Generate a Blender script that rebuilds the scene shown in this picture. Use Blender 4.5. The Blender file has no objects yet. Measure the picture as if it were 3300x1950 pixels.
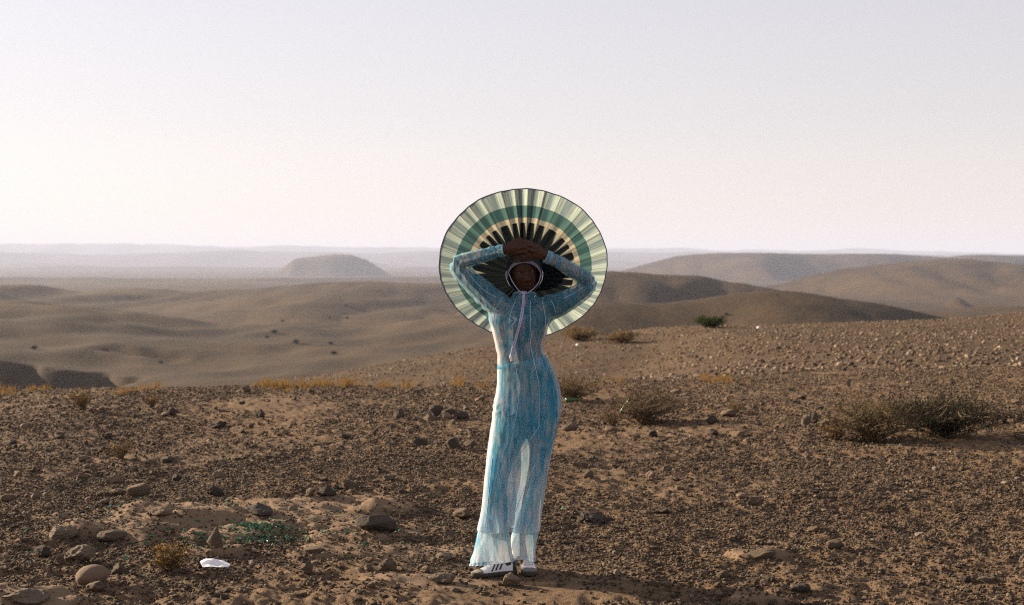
import bpy, bmesh, math, random
import numpy as np
from mathutils import Vector, Matrix, Euler
from mathutils.bvhtree import BVHTree

R = math.radians
sc = bpy.context.scene
col = sc.collection
random.seed(7)
rng = np.random.default_rng(11)

# ------------------------------------------------------------------ camera, sky, sun, exposure
F = 4583.0                      # focal length in photo pixels (3300 px wide, 50 mm on 36 mm)
HOR = 860.0                     # horizon line in the photo
CAMZ = 1.675
cam = bpy.data.cameras.new('camera')
cam_o = bpy.data.objects.new('camera', cam)
col.objects.link(cam_o)
cam_o.location = (0, 0, CAMZ)
cam_o.rotation_euler = (R(90), 0, 0)
cam.sensor_width = 36.0
cam.lens = 50.0
cam.shift_y = -(975 - HOR) / 3300
cam.clip_start = 0.1
cam.clip_end = 60000
cam.dof.use_dof = True
cam.dof.focus_distance = 7.7
cam.dof.aperture_fstop = 4.0
sc.camera = cam_o

SUN_AZ, SUN_EL = 60.0, 15.5     # degrees left of the view direction, above the horizon
world = bpy.data.worlds.new('World')
sc.world = world
world.use_nodes = True
wn, wl = world.node_tree.nodes, world.node_tree.links
sky = wn.new('ShaderNodeTexSky')
sky.sky_type = 'NISHITA'
sky.sun_disc = False
sky.sun_elevation = R(SUN_EL)
sky.sun_rotation = R(-SUN_AZ)
sky.altitude = 600
sky.air_density = 1.3
sky.dust_density = 0.3
sky.ozone_density = 3.0
bg = wn['Background']
hsv = wn.new('ShaderNodeHueSaturation'); hsv.inputs['Saturation'].default_value = 0.52
soft = wn.new('ShaderNodeGamma'); soft.inputs['Gamma'].default_value = 0.6      # thick even dust: a flatter sky than clear air gives
tint = wn.new('ShaderNodeMix'); tint.data_type = 'RGBA'; tint.blend_type = 'MULTIPLY'; tint.inputs[0].default_value = 1.0
tint.inputs[7].default_value = (1.11, 0.97, 0.965, 1)          # the faint lilac cast of the dusty air
wl.new(sky.outputs[0], soft.inputs['Color']); wl.new(soft.outputs[0], hsv.inputs['Color']); wl.new(hsv.outputs[0], tint.inputs[6]); wl.new(tint.outputs[2], bg.inputs[0])
bg.inputs[1].default_value = 0.100

sun = bpy.data.lights.new('sun', 'SUN')
sun.energy = 5.0
sun.angle = R(0.53)
sun.color = (1.0, 0.83, 0.62)
sun_o = bpy.data.objects.new('sun', sun)
col.objects.link(sun_o)
sd = Vector((-math.sin(R(SUN_AZ)) * math.cos(R(SUN_EL)), math.cos(R(SUN_AZ)) * math.cos(R(SUN_EL)), math.sin(R(SUN_EL))))
sun_o.rotation_euler = sd.to_track_quat('Z', 'Y').to_euler()
sun_o.location = sd * 50

vs = sc.view_settings
vs.view_transform = 'Standard'
vs.look = 'None'
vs.exposure = 1.68
vs.gamma = 1.0
sc.cycles.use_denoising = False
sc.cycles.use_adaptive_sampling = False
sc.cycles.filter_width = 1.2
sc.cycles.max_bounces = 8
sc.cycles.transparent_max_bounces = 24
sc.cycles.volume_bounces = 1
sc.cycles.caustics_reflective = False
sc.cycles.caustics_refractive = False

# ------------------------------------------------------------------ noise
_perm = rng.permutation(512).astype(np.int64)
_perm = np.concatenate([_perm, _perm, _perm])
_g2 = np.stack([np.cos(np.arange(512) * 2.399), np.sin(np.arange(512) * 2.399)], 1)
_g3 = rng.normal(size=(512, 3)); _g3 /= np.linalg.norm(_g3, axis=1)[:, None]

def perlin2(x, y):
    xi = np.floor(x).astype(np.int64); yi = np.floor(y).astype(np.int64)
    xf = x - xi; yf = y - yi
    u = xf ** 3 * (xf * (xf * 6 - 15) + 10); v = yf ** 3 * (yf * (yf * 6 - 15) + 10)
    def g(dx, dy):
        h = _perm[_perm[(xi + dx) & 511] + ((yi + dy) & 511)]
        gg = _g2[h]
        return gg[..., 0] * (xf - dx) + gg[..., 1] * (yf - dy)
    a = g(0, 0); b = g(1, 0); c = g(0, 1); d = g(1, 1)
    return 1.5 * ((a + u * (b - a)) * (1 - v) + (c + u * (d - c)) * v)

def perlin3(p):
    p = np.asarray(p, float)
    i = np.floor(p).astype(np.int64); f = p - i
    w = f ** 3 * (f * (f * 6 - 15) + 10)
    out = 0
    for dx in (0, 1):
        for dy in (0, 1):
            for dz in (0, 1):
                h = _perm[_perm[_perm[(i[..., 0] + dx) & 511] + ((i[..., 1] + dy) & 511)] + ((i[..., 2] + dz) & 511)]
                g = _g3[h]
                t = g[..., 0] * (f[..., 0] - dx) + g[..., 1] * (f[..., 1] - dy) + g[..., 2] * (f[..., 2] - dz)
                ww = (w[..., 0] if dx else 1 - w[..., 0]) * (w[..., 1] if dy else 1 - w[..., 1]) * (w[..., 2] if dz else 1 - w[..., 2])
                out = out + ww * t
    return 1.5 * out

def fbm2(x, y, oct=4, gain=0.5, lac=2.07):
    a, s, o = 1.0, 0.0, 0.0
    for k in range(oct):
        s = s + a * perlin2(x + o, y - o * .7); a *= gain; x = x * lac; y = y * lac; o += 37.3
    return s

def sstep(a, b, x):
    t = np.clip((x - a) / (b - a), 0, 1)
    return t * t * (3 - 2 * t)

def smax(a, b, k):
    h = np.clip(0.5 + 0.5 * (a - b) / k, 0, 1)
    return b * (1 - h) + a * h + k * h * (1 - h)

# ------------------------------------------------------------------ materials
MATS = {}
def nodes_of(name):
    m = bpy.data.materials.new(name); m.use_nodes = True
    nt = m.node_tree; nt.nodes.clear()
    out = nt.nodes.new('ShaderNodeOutputMaterial')
    MATS[name] = m
    return m, nt, out

class NT:
    """small helper for wiring nodes"""
    def __init__(s, nt): s.nt = nt
    def n(s, t, **kw):
        nd = s.nt.nodes.new(t)
        for k, v in kw.items():
            if k in ('i', 'ins'): continue
            setattr(nd, k, v)
        for k, v in (kw.get('ins') or {}).items():
            s.put(nd.inputs[k], v)
        return nd
    def put(s, sock, v):
        if isinstance(v, bpy.types.NodeSocket): s.nt.links.new(v, sock)
        elif isinstance(v, (tuple, list)) and len(v) == 3 and sock.type == 'RGBA': sock.default_value = (*v, 1)
        else: sock.default_value = v
    def math(s, op, a, b=0.0, c=0.0):
        nd = s.nt.nodes.new('ShaderNodeMath'); nd.operation = op
        s.put(nd.inputs[0], a); s.put(nd.inputs[1], b); s.put(nd.inputs[2], c)
        return nd.outputs[0]
    def noise(s, vec, scale, detail=4.0, rough=0.55, dist=0.0):
        nd = s.n('ShaderNodeTexNoise'); 
        if vec is not None: s.put(nd.inputs['Vector'], vec)
        nd.inputs['Scale'].default_value = scale; nd.inputs['Detail'].default_value = detail
        nd.inputs['Roughness'].default_value = rough; nd.inputs['Distortion'].default_value = dist
        return nd.outputs[0]
    def ramp(s, fac, stops, interp='LINEAR'):
        nd = s.n('ShaderNodeValToRGB'); s.put(nd.inputs[0], fac)
        cr = nd.color_ramp; cr.interpolation = interp
        while len(cr.elements) < len(stops): cr.elements.new(0.5)
        for e, (p, c) in zip(cr.elements, stops):
            e.position = p; e.color = (*c, 1) if len(c) == 3 else c
        return nd.outputs[0]
    def mix(s, fac, a, b, mode='MIX'):
        nd = s.n('ShaderNodeMix', data_type='RGBA', blend_type=mode)
        s.put(nd.inputs[0], fac); s.put(nd.inputs[6], a); s.put(nd.inputs[7], b)
        return nd.outputs[2]
    def scale(s, vec, v):
        nd = s.n('ShaderNodeMapping'); s.put(nd.inputs[0], vec); nd.inputs['Scale'].default_value = v
        return nd.outputs[0]
    def pos(s): return s.n('ShaderNodeNewGeometry').outputs['Position']
    def obj(s): return s.n('ShaderNodeTexCoord').outputs['Object']
    def bump(s, h, strength, dist):
        nd = s.n('ShaderNodeBump'); s.put(nd.inputs['Height'], h)
        nd.inputs['Strength'].default_value = strength; nd.inputs['Distance'].default_value = dist
        return nd.outputs[0]
    def bsdf(s, out, color, rough=0.9, spec=0.2, normal=None, **kw):
        b = s.n('ShaderNodeBsdfPrincipled')
        s.put(b.inputs['Base Color'], color); s.put(b.inputs['Roughness'], rough)
        b.inputs['Specular IOR Level'].default_value = spec
        if normal is not None: s.put(b.inputs['Normal'], normal)
        for k, v in kw.items(): s.put(b.inputs[k], v)
        s.nt.links.new(b.outputs[0], out.inputs[0])
        return b

def mat_earth(name, dk=1.0):
    m, nt, out = nodes_of(name); h = NT(nt); p = h.pos()
    big = h.noise(p, 0.010, 5, 0.6)
    mid = h.noise(p, 0.35, 5, 0.6)
    fine = h.noise(p, 14, 6, 0.7)
    grit = h.noise(p, 90, 3, 0.7)
    base = h.ramp(big, [(0.32, (0.105, 0.067, 0.038)), (0.5, (0.140, 0.088, 0.048)), (0.7, (0.170, 0.109, 0.060))])
    c = h.mix(h.math('MULTIPLY', h.ramp(mid, [(0.4, (0, 0, 0)), (0.68, (1, 1, 1))]), 0.55), base, (0.215, 0.125, 0.055))
    c = h.mix(h.ramp(fine, [(0.35, (0, 0, 0)), (0.75, (1, 1, 1))]), c, h.mix(0.5, c, (0.30, 0.215, 0.15)))
    att = h.n('ShaderNodeAttribute', attribute_name='clay')
    clay = h.mix(fine, (0.17, 0.112, 0.068), (0.265, 0.180, 0.115))
    c = h.mix(att.outputs['Fac'], c, clay)
    c = h.mix(h.math('MULTIPLY', grit, 0.35), c, h.mix(1.0, c, (0.35, 0.33, 0.32), 'MULTIPLY'))
    k = h.math('SUBTRACT', 1.0, h.math('MULTIPLY', att.outputs['Fac'], 0.75))
    hgt = h.math('MULTIPLY', h.math('ADD', fine, h.math('MULTIPLY', grit, 0.5)), k)
    if dk != 1.0:
        sp_ = h.noise(p, 2.2, 5, 0.7)
        c = h.mix(h.ramp(sp_, [(0.38, (0, 0, 0)), (0.62, (1, 1, 1))]), h.mix(1.0, c, (dk * .6, dk * .62, dk * .62), 'MULTIPLY'), h.mix(1.0, c, (dk, dk, dk), 'MULTIPLY'))
    h.bsdf(out, c, 0.95, 0.1, h.bump(hgt, 0.9, 0.03))
    return m
mat_earth('dry_earth')
mat_earth('slope_earth', 0.66)

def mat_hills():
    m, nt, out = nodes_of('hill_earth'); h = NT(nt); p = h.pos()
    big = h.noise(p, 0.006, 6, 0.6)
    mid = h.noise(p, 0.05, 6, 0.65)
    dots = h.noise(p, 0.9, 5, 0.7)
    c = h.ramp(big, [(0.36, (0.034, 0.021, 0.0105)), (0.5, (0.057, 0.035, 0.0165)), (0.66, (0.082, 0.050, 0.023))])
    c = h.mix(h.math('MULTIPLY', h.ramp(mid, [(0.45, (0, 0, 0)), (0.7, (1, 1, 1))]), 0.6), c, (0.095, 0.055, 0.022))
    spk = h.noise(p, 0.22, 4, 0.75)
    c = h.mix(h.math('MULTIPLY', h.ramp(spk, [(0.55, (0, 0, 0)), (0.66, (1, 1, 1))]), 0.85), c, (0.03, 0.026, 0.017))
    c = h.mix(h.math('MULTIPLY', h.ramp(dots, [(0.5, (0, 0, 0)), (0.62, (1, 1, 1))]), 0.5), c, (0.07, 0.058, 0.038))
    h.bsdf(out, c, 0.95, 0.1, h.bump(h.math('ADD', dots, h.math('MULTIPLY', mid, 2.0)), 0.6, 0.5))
mat_hills()

def mat_stone(name, ramp, smooth=False):
    m, nt, out = nodes_of(name); h = NT(nt); o = h.obj()
    r = h.n('ShaderNodeObjectInfo').outputs['Random']
    c = h.ramp(r, ramp)
    n1 = h.noise(o, 9 if not smooth else 14, 6, 0.65); n2 = h.noise(o, 60, 4, 0.7)
    c = h.mix(h.ramp(n1, [(0.35, (0, 0, 0)), (0.7, (1, 1, 1))]), h.mix(1.0, c, (0.62, 0.6, 0.58), 'MULTIPLY'), c)
    c = h.mix(h.math('MULTIPLY', n2, 0.35), c, (0.34, 0.26, 0.19))
    h.bsdf(out, c, 0.88, 0.2, h.bump(h.math('ADD', n1, h.math('MULTIPLY', n2, 0.5)), 1.0 if not smooth else 0.4, 0.03))
mat_stone('gravel_stone', [(0.0, (0.055, 0.038, 0.028)), (0.3, (0.14, 0.089, 0.052)), (0.6, (0.235, 0.150, 0.084)), (0.86, (0.37, 0.245, 0.145)), (1.0, (0.60, 0.47, 0.34))])
mat_stone('dark_stone', [(0.0, (0.060, 0.047, 0.042)), (1.0, (0.10, 0.075, 0.06))])
mat_stone('brown_stone', [(0.0, (0.16, 0.10, 0.065)), (1.0, (0.22, 0.145, 0.10))], True)
mat_stone('pale_stone', [(0.0, (0.25, 0.185, 0.125)), (1.0, (0.37, 0.285, 0.20))])
mat_stone('tan_stone', [(0.0, (0.19, 0.132, 0.080)), (1.0, (0.27, 0.195, 0.12))])

def mat_plain(name, c, rough=0.7, spec=0.3, var=0.25, scale=40, bump=0.2, **kw):
    m, nt, out = nodes_of(name); h = NT(nt)
    n = h.noise(h.obj(), scale, 5, 0.6)
    dark = tuple(v * (1 - var) for v in c); lite = tuple(min(1, v * (1 + var)) for v in c)
    h.bsdf(out, h.mix(n, dark, lite), rough, spec, h.bump(n, bump, 0.004), **kw)
mat_plain('skin', (0.050, 0.019, 0.0095), 0.55, 0.25, 0.3, 25, 0.15)
mat_plain('eye_white', (0.11, 0.095, 0.08), 0.2, 0.5, 0.05, 20, 0)
mat_plain('hair', (0.010, 0.008, 0.007), 0.7, 0.3, 0.4, 90, 0.8)
mat_plain('iris', (0.02, 0.012, 0.008), 0.15, 0.6, 0.1, 20, 0)
mat_plain('shoe_leather', (0.72, 0.70, 0.74), 0.45, 0.4, 0.06, 60, 0.15)
mat_plain('suede', (0.20, 0.17, 0.14), 0.95, 0.05, 0.3, 120, 0.4)
mat_plain('rubber_sole', (0.055, 0.045, 0.036), 0.7, 0.3, 0.25, 60, 0.2)
mat_plain('black_stripe', (0.012, 0.012, 0.014), 0.5, 0.4, 0.2, 80, 0.1)
mat_plain('lace', (0.68, 0.66, 0.68), 0.8, 0.2, 0.1, 200, 0.3)
mat_plain('band_cloth', (0.20, 0.20, 0.27), 0.85, 0.15, 0.2, 200, 0.3)
mat_plain('cord', (0.40, 0.42, 0.62), 0.8, 0.2, 0.15, 300, 0.2)
mat_plain('cord_tip', (0.78, 0.68, 0.66), 0.6, 0.3, 0.1, 100, 0.1)
mat_plain('seam_thread', (0.36, 0.62, 0.78), 0.8, 0.2, 0.1, 300, 0.1)
mat_plain('white_scrap', (0.80, 0.78, 0.79), 0.6, 0.3, 0.06, 30, 0.1)
mat_plain('twig', (0.13, 0.095, 0.06), 0.9, 0.1, 0.3, 30, 0.3)

def mat_leaf(name, a, b, trans=0.35):
    m, nt, out = nodes_of(name); h = NT(nt)
    att = h.n('ShaderNodeAttribute', attribute_name='tone')
    c = h.mix(att.outputs['Fac'], a, b)
    d = h.n('ShaderNodeBsdfDiffuse', ins={0: c}); t = h.n('ShaderNodeBsdfTranslucent', ins={0: c})
    mx = h.n('ShaderNodeMixShader'); mx.inputs[0].default_value = trans
    nt.links.new(d.outputs[0], mx.inputs[1]); nt.links.new(t.outputs[0], mx.inputs[2]); nt.links.new(mx.outputs[0], out.inputs[0])
mat_leaf('leaf_dark_green', (0.022, 0.022, 0.015), (0.065, 0.057, 0.038), 0.2)
mat_leaf('leaf_olive', (0.085, 0.062, 0.028), (0.20, 0.15, 0.065))
mat_leaf('leaf_ochre', (0.17, 0.095, 0.022), (0.32, 0.19, 0.05))
mat_leaf('leaf_dry', (0.10, 0.065, 0.032), (0.24, 0.16, 0.08))
mat_leaf('grass_straw', (0.16, 0.095, 0.034), (0.28, 0.175, 0.072), 0.4)
mat_leaf('leaf_green', (0.020, 0.030, 0.010), (0.065, 0.075, 0.024), 0.3)

def mat_glass():
    m, nt, out = nodes_of('green_glass'); h = NT(nt)
    r = h.n('ShaderNodeObjectInfo').outputs['Random']
    c = h.mix(r, (0.010, 0.10, 0.030), (0.04, 0.24, 0.085))
    b = h.bsdf(out, c, 0.08, 0.6)
    b.inputs['Transmission Weight'].default_value = 0.35
mat_glass()

mat_plain('bottle_glass', (0.035, 0.085, 0.022), 0.25, 0.5, 0.3, 30, 0.05)

def mat_cloth(name, sheer, blue_amt, glow_amt=None):
    """sheer knit, streaked lengthwise in blues over an off-white ground"""
    m, nt, out = nodes_of(name); h = NT(nt); p = h.obj()
    warp = h.noise(h.scale(p, (5, 5, 5)), 1.0, 3, 0.5)
    st = h.noise(h.scale(p, (44, 44, 5.0)), 1.0, 6, 0.7, 0.3)
    st2 = h.noise(h.scale(p, (110, 110, 14)), 1.0, 4, 0.7)
    blot = h.noise(p, 4.5, 3, 0.55)
    f = h.math('ADD', h.math('MULTIPLY', st, 0.62), h.math('ADD', h.math('MULTIPLY', st2, 0.2), h.math('MULTIPLY', blot, 0.24)))
    f = h.math('ADD', f, blue_amt)
    if glow_amt:                                     # paler towards the hems: backlit glow painted into the cloth colour
        f = h.math('SUBTRACT', f, h.math('MULTIPLY', h.n('ShaderNodeAttribute', attribute_name='glow_pale').outputs['Fac'], glow_amt))
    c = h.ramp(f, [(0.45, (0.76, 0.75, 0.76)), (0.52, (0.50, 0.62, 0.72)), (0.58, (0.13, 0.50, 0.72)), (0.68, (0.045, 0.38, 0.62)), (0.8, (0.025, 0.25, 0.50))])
    teal = h.ramp(f, [(0.45, (0.76, 0.75, 0.76)), (0.54, (0.42, 0.60, 0.68)), (0.62, (0.11, 0.41, 0.54)), (0.8, (0.04, 0.25, 0.40))])
    c = h.mix(h.ramp(warp, [(0.45, (0, 0, 0)), (0.62, (1, 1, 1))]), c, teal)
    knit = h.n('ShaderNodeTexWave'); h.put(knit.inputs['Vector'], h.scale(p, (1, 0.6, 0.02))); knit.inputs['Scale'].default_value = 160
    knit.inputs['Distortion'].default_value = 2.0
    nrm = h.bump(h.math('ADD', knit.outputs[1], st2), 0.25, 0.003)
    d = h.n('ShaderNodeBsdfDiffuse', ins={0: c}); t = h.n('ShaderNodeBsdfTranslucent', ins={0: h.mix(0.35, c, (0.8, 0.8, 0.8))})
    nt.links.new(nrm, d.inputs['Normal'])
    mx = h.n('ShaderNodeMixShader'); mx.inputs[0].default_value = 0.48
    nt.links.new(d.outputs[0], mx.inputs[1]); nt.links.new(t.outputs[0], mx.inputs[2])
    tr = h.n('ShaderNodeBsdfTransparent')
    mx2 = h.n('ShaderNodeMixShader')
    fac = h.math('ADD', sheer - 0.06, h.math('MULTIPLY', knit.outputs[1], 0.12))
    nt.links.new(fac, mx2.inputs[0])
    nt.links.new(tr.outputs[0], mx2.inputs[1]); nt.links.new(mx.outputs[0], mx2.inputs[2]); nt.links.new(mx2.outputs[0], out.inputs[0])
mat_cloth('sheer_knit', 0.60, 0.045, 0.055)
mat_cloth('trouser_knit', 0.78, 0.07, 0.09)
mat_cloth('waistband_knit', 0.9, 0.12)

def mat_hat():
    """woven straw: u = turns round the brim, v = 0 at the crown to 1 at the rim"""
    m, nt, out = nodes_of('hat_straw'); h = NT(nt)
    uv = h.n('ShaderNodeUVMap', uv_map='UVMap').outputs[0]
    sp = h.n('ShaderNodeSeparateXYZ', ins={0: uv}); u, v = sp.outputs[0], sp.outputs[1]
    thr = h.noise(h.scale(uv, (800, 1.5, 1)), 1.0, 4, 0.7)
    thr2 = h.noise(h.scale(uv, (140, 2.0, 1)), 1.0, 3, 0.6)
    wob = h.math('MULTIPLY', h.math('SUBTRACT', h.noise(h.scale(uv, (28, 1, 1)), 1.0, 2), 0.5), 0.03)
    vv = h.math('ADD', v, wob)
    ring = h.ramp(vv, [(0.0, (0.34, 0.33, 0.25)), (0.505, (0.44, 0.38, 0.27)), (0.575, (0.085, 0.165, 0.150)), (0.755, (0.42, 0.49, 0.43))], 'CONSTANT')
    # radial dark wedges that narrow outwards and close up at the crown
    tri = h.math('ABSOLUTE', h.math('SUBTRACT', h.math('FRACT', h.math('MULTIPLY', u, 30.0)), 0.5))   # 0..0.5
    tri = h.math('MULTIPLY', tri, 2.0)
    width = h.ramp(v, [(0.0, (1.9, 1.9, 1.9)), (0.14, (1.6, 1.6, 1.6)), (0.30, (1.02, 1.02, 1.02)), (0.50, (0.55, 0.55, 0.55)), (0.505, (0.0, 0.0, 0.0))])
    jit = h.math('MULTIPLY', h.math('SUBTRACT', thr2, 0.5), 0.5)
    low = h.math('MAXIMUM', h.math('SINE', h.math('MULTIPLY', h.math('SUBTRACT', u, 0.5), 6.28318)), 0.0)
    width = h.math('ADD', width, h.math('MULTIPLY', low, 0.42))
    dark = h.math('MULTIPLY_ADD', h.math('SUBTRACT', h.math('ADD', width, jit), tri), 4.5, 0.5); dark = h.math('MINIMUM', h.math('MAXIMUM', dark, 0.0), 1.0)
    dark = h.math('MULTIPLY', dark, h.math('LESS_THAN', vv, 0.505))
    c = h.mix(h.math('MULTIPLY', dark, 0.99), ring, (0.010, 0.013, 0.015))
    rib = h.math('MULTIPLY_ADD', h.math('SUBTRACT', h.math('ADD', 0.36, h.math('MULTIPLY', jit, 0.6)), tri), 5.0, 0.5); rib = h.math('MINIMUM', h.math('MAXIMUM', rib, 0.0), 1.0)
    c = h.mix(h.math('MULTIPLY', rib, 0.8), c, h.mix(1.0, c, (0.40, 0.47, 0.56), 'MULTIPLY'))
    c = h.mix(h.math('MULTIPLY', h.ramp(thr, [(0.40, (1, 1, 1)), (0.58, (0, 0, 0))]), 0.75), c, h.mix(1.0, c, (0.30, 0.30, 0.26), 'MULTIPLY'))
    nrm = h.bump(thr, 0.5, 0.003)
    d = h.n('ShaderNodeBsdfDiffuse', ins={0: c}); t = h.n('ShaderNodeBsdfTranslucent', ins={0: c})
    nt.links.new(nrm, d.inputs['Normal'])
    mx = h.n('ShaderNodeMixShader'); mx.inputs[0].default_value = 0.48
    nt.links.new(d.outputs[0], mx.inputs[1]); nt.links.new(t.outputs[0], mx.inputs[2]); nt.links.new(mx.outputs[0], out.inputs[0])
mat_hat()
mat_plain('hat_crown_straw', (0.03, 0.034, 0.036), 0.9, 0.1, 0.3, 90, 0.4)
mat_plain('hat_binding', (0.13, 0.14, 0.22), 0.85, 0.1, 0.2, 120, 0.3)

# ------------------------------------------------------------------ object helpers
def tag(o, label=None, cat=None, group=None, kind=None):
    if label: o['label'] = label
    if cat: o['category'] = cat
    if group: o['group'] = group
    if kind: o['kind'] = kind
    return o

def mesh_np(name, verts, faces, smooth=True):
    """faces: (n,4) or (n,3) int array"""
    verts = np.asarray(verts, np.float32); faces = np.asarray(faces, np.int32)
    me = bpy.data.meshes.new(name)
    k = faces.shape[1]
    me.vertices.add(len(verts)); me.vertices.foreach_set('co', verts.ravel())
    me.loops.add(faces.size); me.loops.foreach_set('vertex_index', faces.ravel())
    me.polygons.add(len(faces)); me.polygons.foreach_set('loop_start', np.arange(0, faces.size, k, dtype=np.int32))
    me.polygons.foreach_set('loop_total', np.full(len(faces), k, np.int32))
    me.polygons.foreach_set('use_smooth', np.full(len(faces), smooth, bool))
    me.update(calc_edges=True)
    return me

def link(name, me, mat=None, parent=None, loc=None):
    o = bpy.data.objects.new(name, me); col.objects.link(o)
    if mat is not None and me is not None and not me.materials: me.materials.append(MATS[mat])
    if parent is not None:
        o.parent = parent
    if loc is not None: o.location = loc
    return o

def empty(name, loc=(0, 0, 0), rz=0):
    o = bpy.data.objects.new(name, None); col.objects.link(o); o.location = loc; o.rotation_euler.z = rz
    o.empty_display_size = 0.1
    return o

def ring_faces(nr, n, cap=True, closed=True):
    """quads between nr rings of n verts; caps as fans to two extra verts"""
    i = np.arange(nr - 1)[:, None] * n; j = np.arange(n if closed else n - 1)[None, :]
    a = i + j; b = i + (j + 1) % n
    q = np.stack([a, b, b + n, a + n], -1).reshape(-1, 4)
    return q

def loft(rings, cap=True):
    """closed tube from a list of (n,3) rings; returns verts, list of faces"""
    rings = [np.asarray(r) for r in rings]; n = len(rings[0])
    v = np.concatenate(rings); f = [tuple(x) for x in ring_faces(len(rings), n)]
    if cap:
        v = np.concatenate([v, rings[0].mean(0)[None], rings[-1].mean(0)[None]])
        a, b = len(v) - 2, len(v) - 1; o = (len(rings) - 1) * n
        for j in range(n):
            f.append((a, (j + 1) % n, j)); f.append((b, o + j, o + (j + 1) % n))
    return v, f

def tube(pts, radii, n=12, cap=True, ell=None):
    """round tube through points; ell = (axis vector, factor) squashes the section along an axis"""
    pts = [Vector(p) for p in pts]; rings = []
    if not hasattr(radii, '__len__'): radii = [radii] * len(pts)
    up = None
    for i, p in enumerate(pts):
        t = (pts[min(i + 1, len(pts) - 1)] - pts[max(i - 1, 0)]).normalized()
        if up is None:
            up = Vector((0, 0, 1)) if abs(t.z) < 0.9 else Vector((0, 1, 0))
        x = t.cross(up).normalized(); y = x.cross(t).normalized(); up = y
        r = []
        for k in range(n):
            a = 2 * math.pi * k / n
            d = x * math.cos(a) + y * math.sin(a)
            if ell is not None:
                ax = ell[0]; d = d - ax * d.dot(ax) * (1 - ell[1])
            r.append(p + d * radii[i])
        rings.append(np.array([tuple(q) for q in r]))
    return loft(rings, cap)

def smooth_path(pts, n):
    """Catmull-Rom through rows of numbers"""
    P = np.asarray(pts, float); P = np.concatenate([2 * P[:1] - P[1:2], P, 2 * P[-1:] - P[-2:-1]])
    out = []; m = len(P) - 3
    for t in np.linspace(0, m, n):
        i = min(int(t), m - 1); u = t - i; a, b, c, d = P[i:i + 4]
        out.append(0.5 * (2 * b + (c - a) * u + (2 * a - 5 * b + 4 * c - d) * u * u + (3 * b - a - 3 * c + d) * u ** 3))
    return np.array(out)

class MB:
    def __init__(s): s.v = []; s.f = []
    def add(s, vf):
        v, f = vf; o = len(s.v)
        s.v += [tuple(map(float, x)) for x in v]; s.f += [tuple(int(i) + o for i in q) for q in f]
        return s
    def mesh(s, name, smooth=True):
        me = bpy.data.meshes.new(name); me.from_pydata(s.v, [], s.f); me.update()
        me.polygons.foreach_set('use_smooth', [smooth] * len(me.polygons))
        return me

def fused(mb, name, voxel, smooth_iter=4, smooth_fac=0.5):
    """joins overlapping closed shapes into one continuous skin"""
    me = mb.mesh(name); o = bpy.data.objects.new(name, me); col.objects.link(o)
    md = o.modifiers.new('r', 'REMESH'); md.mode = 'VOXEL'; md.voxel_size = voxel; md.use_smooth_shade = True
    ms = o.modifiers.new('s', 'SMOOTH'); ms.factor = smooth_fac; ms.iterations = smooth_iter
    dg = bpy.context.evaluated_depsgraph_get(); dg.update()
    res = bpy.data.meshes.new_from_object(o.evaluated_get(dg)); res.name = name
    bpy.data.objects.remove(o); bpy.data.meshes.remove(me)
    return res

def get_co(me):
    a = np.empty(len(me.vertices) * 3, np.float32); me.vertices.foreach_get('co', a); return a.reshape(-1, 3).astype(float)
def get_no(me):
    a = np.empty(len(me.vertices) * 3, np.float32); me.vertices.foreach_get('normal', a); return a.reshape(-1, 3).astype(float)
def set_co(me, a):
    me.vertices.foreach_set('co', np.asarray(a, np.float32).ravel()); me.update()

# ------------------------------------------------------------------ terrain
def wx(px, d): return (px - 1650) / F * d
def wz(py, d): return CAMZ - (py - HOR) / F * d

class Ridge:
    def __init__(s, name, d, pts, front, back, rnd, wob=0.04, wobl=None, ends=None, k=None, gul=None):
        s.gul = gul
        s.name, s.d, s.front, s.back, s.rnd, s.wob = name, d, front, back, rnd, wob
        s.wobl = wobl or d * 0.12; s.k = k or max(0.3, d * 0.004)
        X = np.array([wx(p[0], d) for p in pts]); Z = np.array([wz(p[1], d) for p in pts])
        if ends is not None:
            span = ends
            X = np.concatenate([[X[0] - span * 1.0], X, [X[-1] + span * 1.0]]); Z = np.concatenate([[Z[0] - span * .35], Z, [Z[-1] - span * .35]])
        xs = np.linspace(X[0], X[-1], 600); zs = np.interp(xs, X, Z)
        w = 13; ker = np.hanning(w + 2)[1:-1]; ker /= ker.sum()
        s.xs, s.zs = xs, np.convolve(np.pad(zs, w // 2, mode='edge'), ker, 'valid')
        s.ends = ends
    def z(s, x, y):
        zc = np.interp(x, s.xs, s.zs)
        if s.ends is not None:
            out = np.maximum(s.xs[0] - x, 0) + np.maximum(x - s.xs[-1], 0); zc = zc - out * .35
        dc = s.d * (1 + s.wob * perlin2(x / s.wobl + s.d * .013, np.full_like(x, s.d * .37)))
        t = y - dc
        soft = np.sqrt(t * t + s.rnd ** 2) - s.rnd
        z = zc - np.where(t < 0, s.front, s.back) * soft
        if s.gul:                                   # spurs and gullies running down the face
            a_, l_ = s.gul; wq = 0.6 * perlin2(x / (l_ * 1.7) + 3, y / (l_ * 2.2))
            g = np.abs(perlin2(x / l_ + wq + s.d, y / (l_ * 4.5))) + .4 * np.abs(perlin2(x / l_ * 2.6 + wq, y / (l_ * 2.5)))
            z = z + a_ * (g - .45) * sstep(0, s.rnd * 5, -t)
        return z

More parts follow.
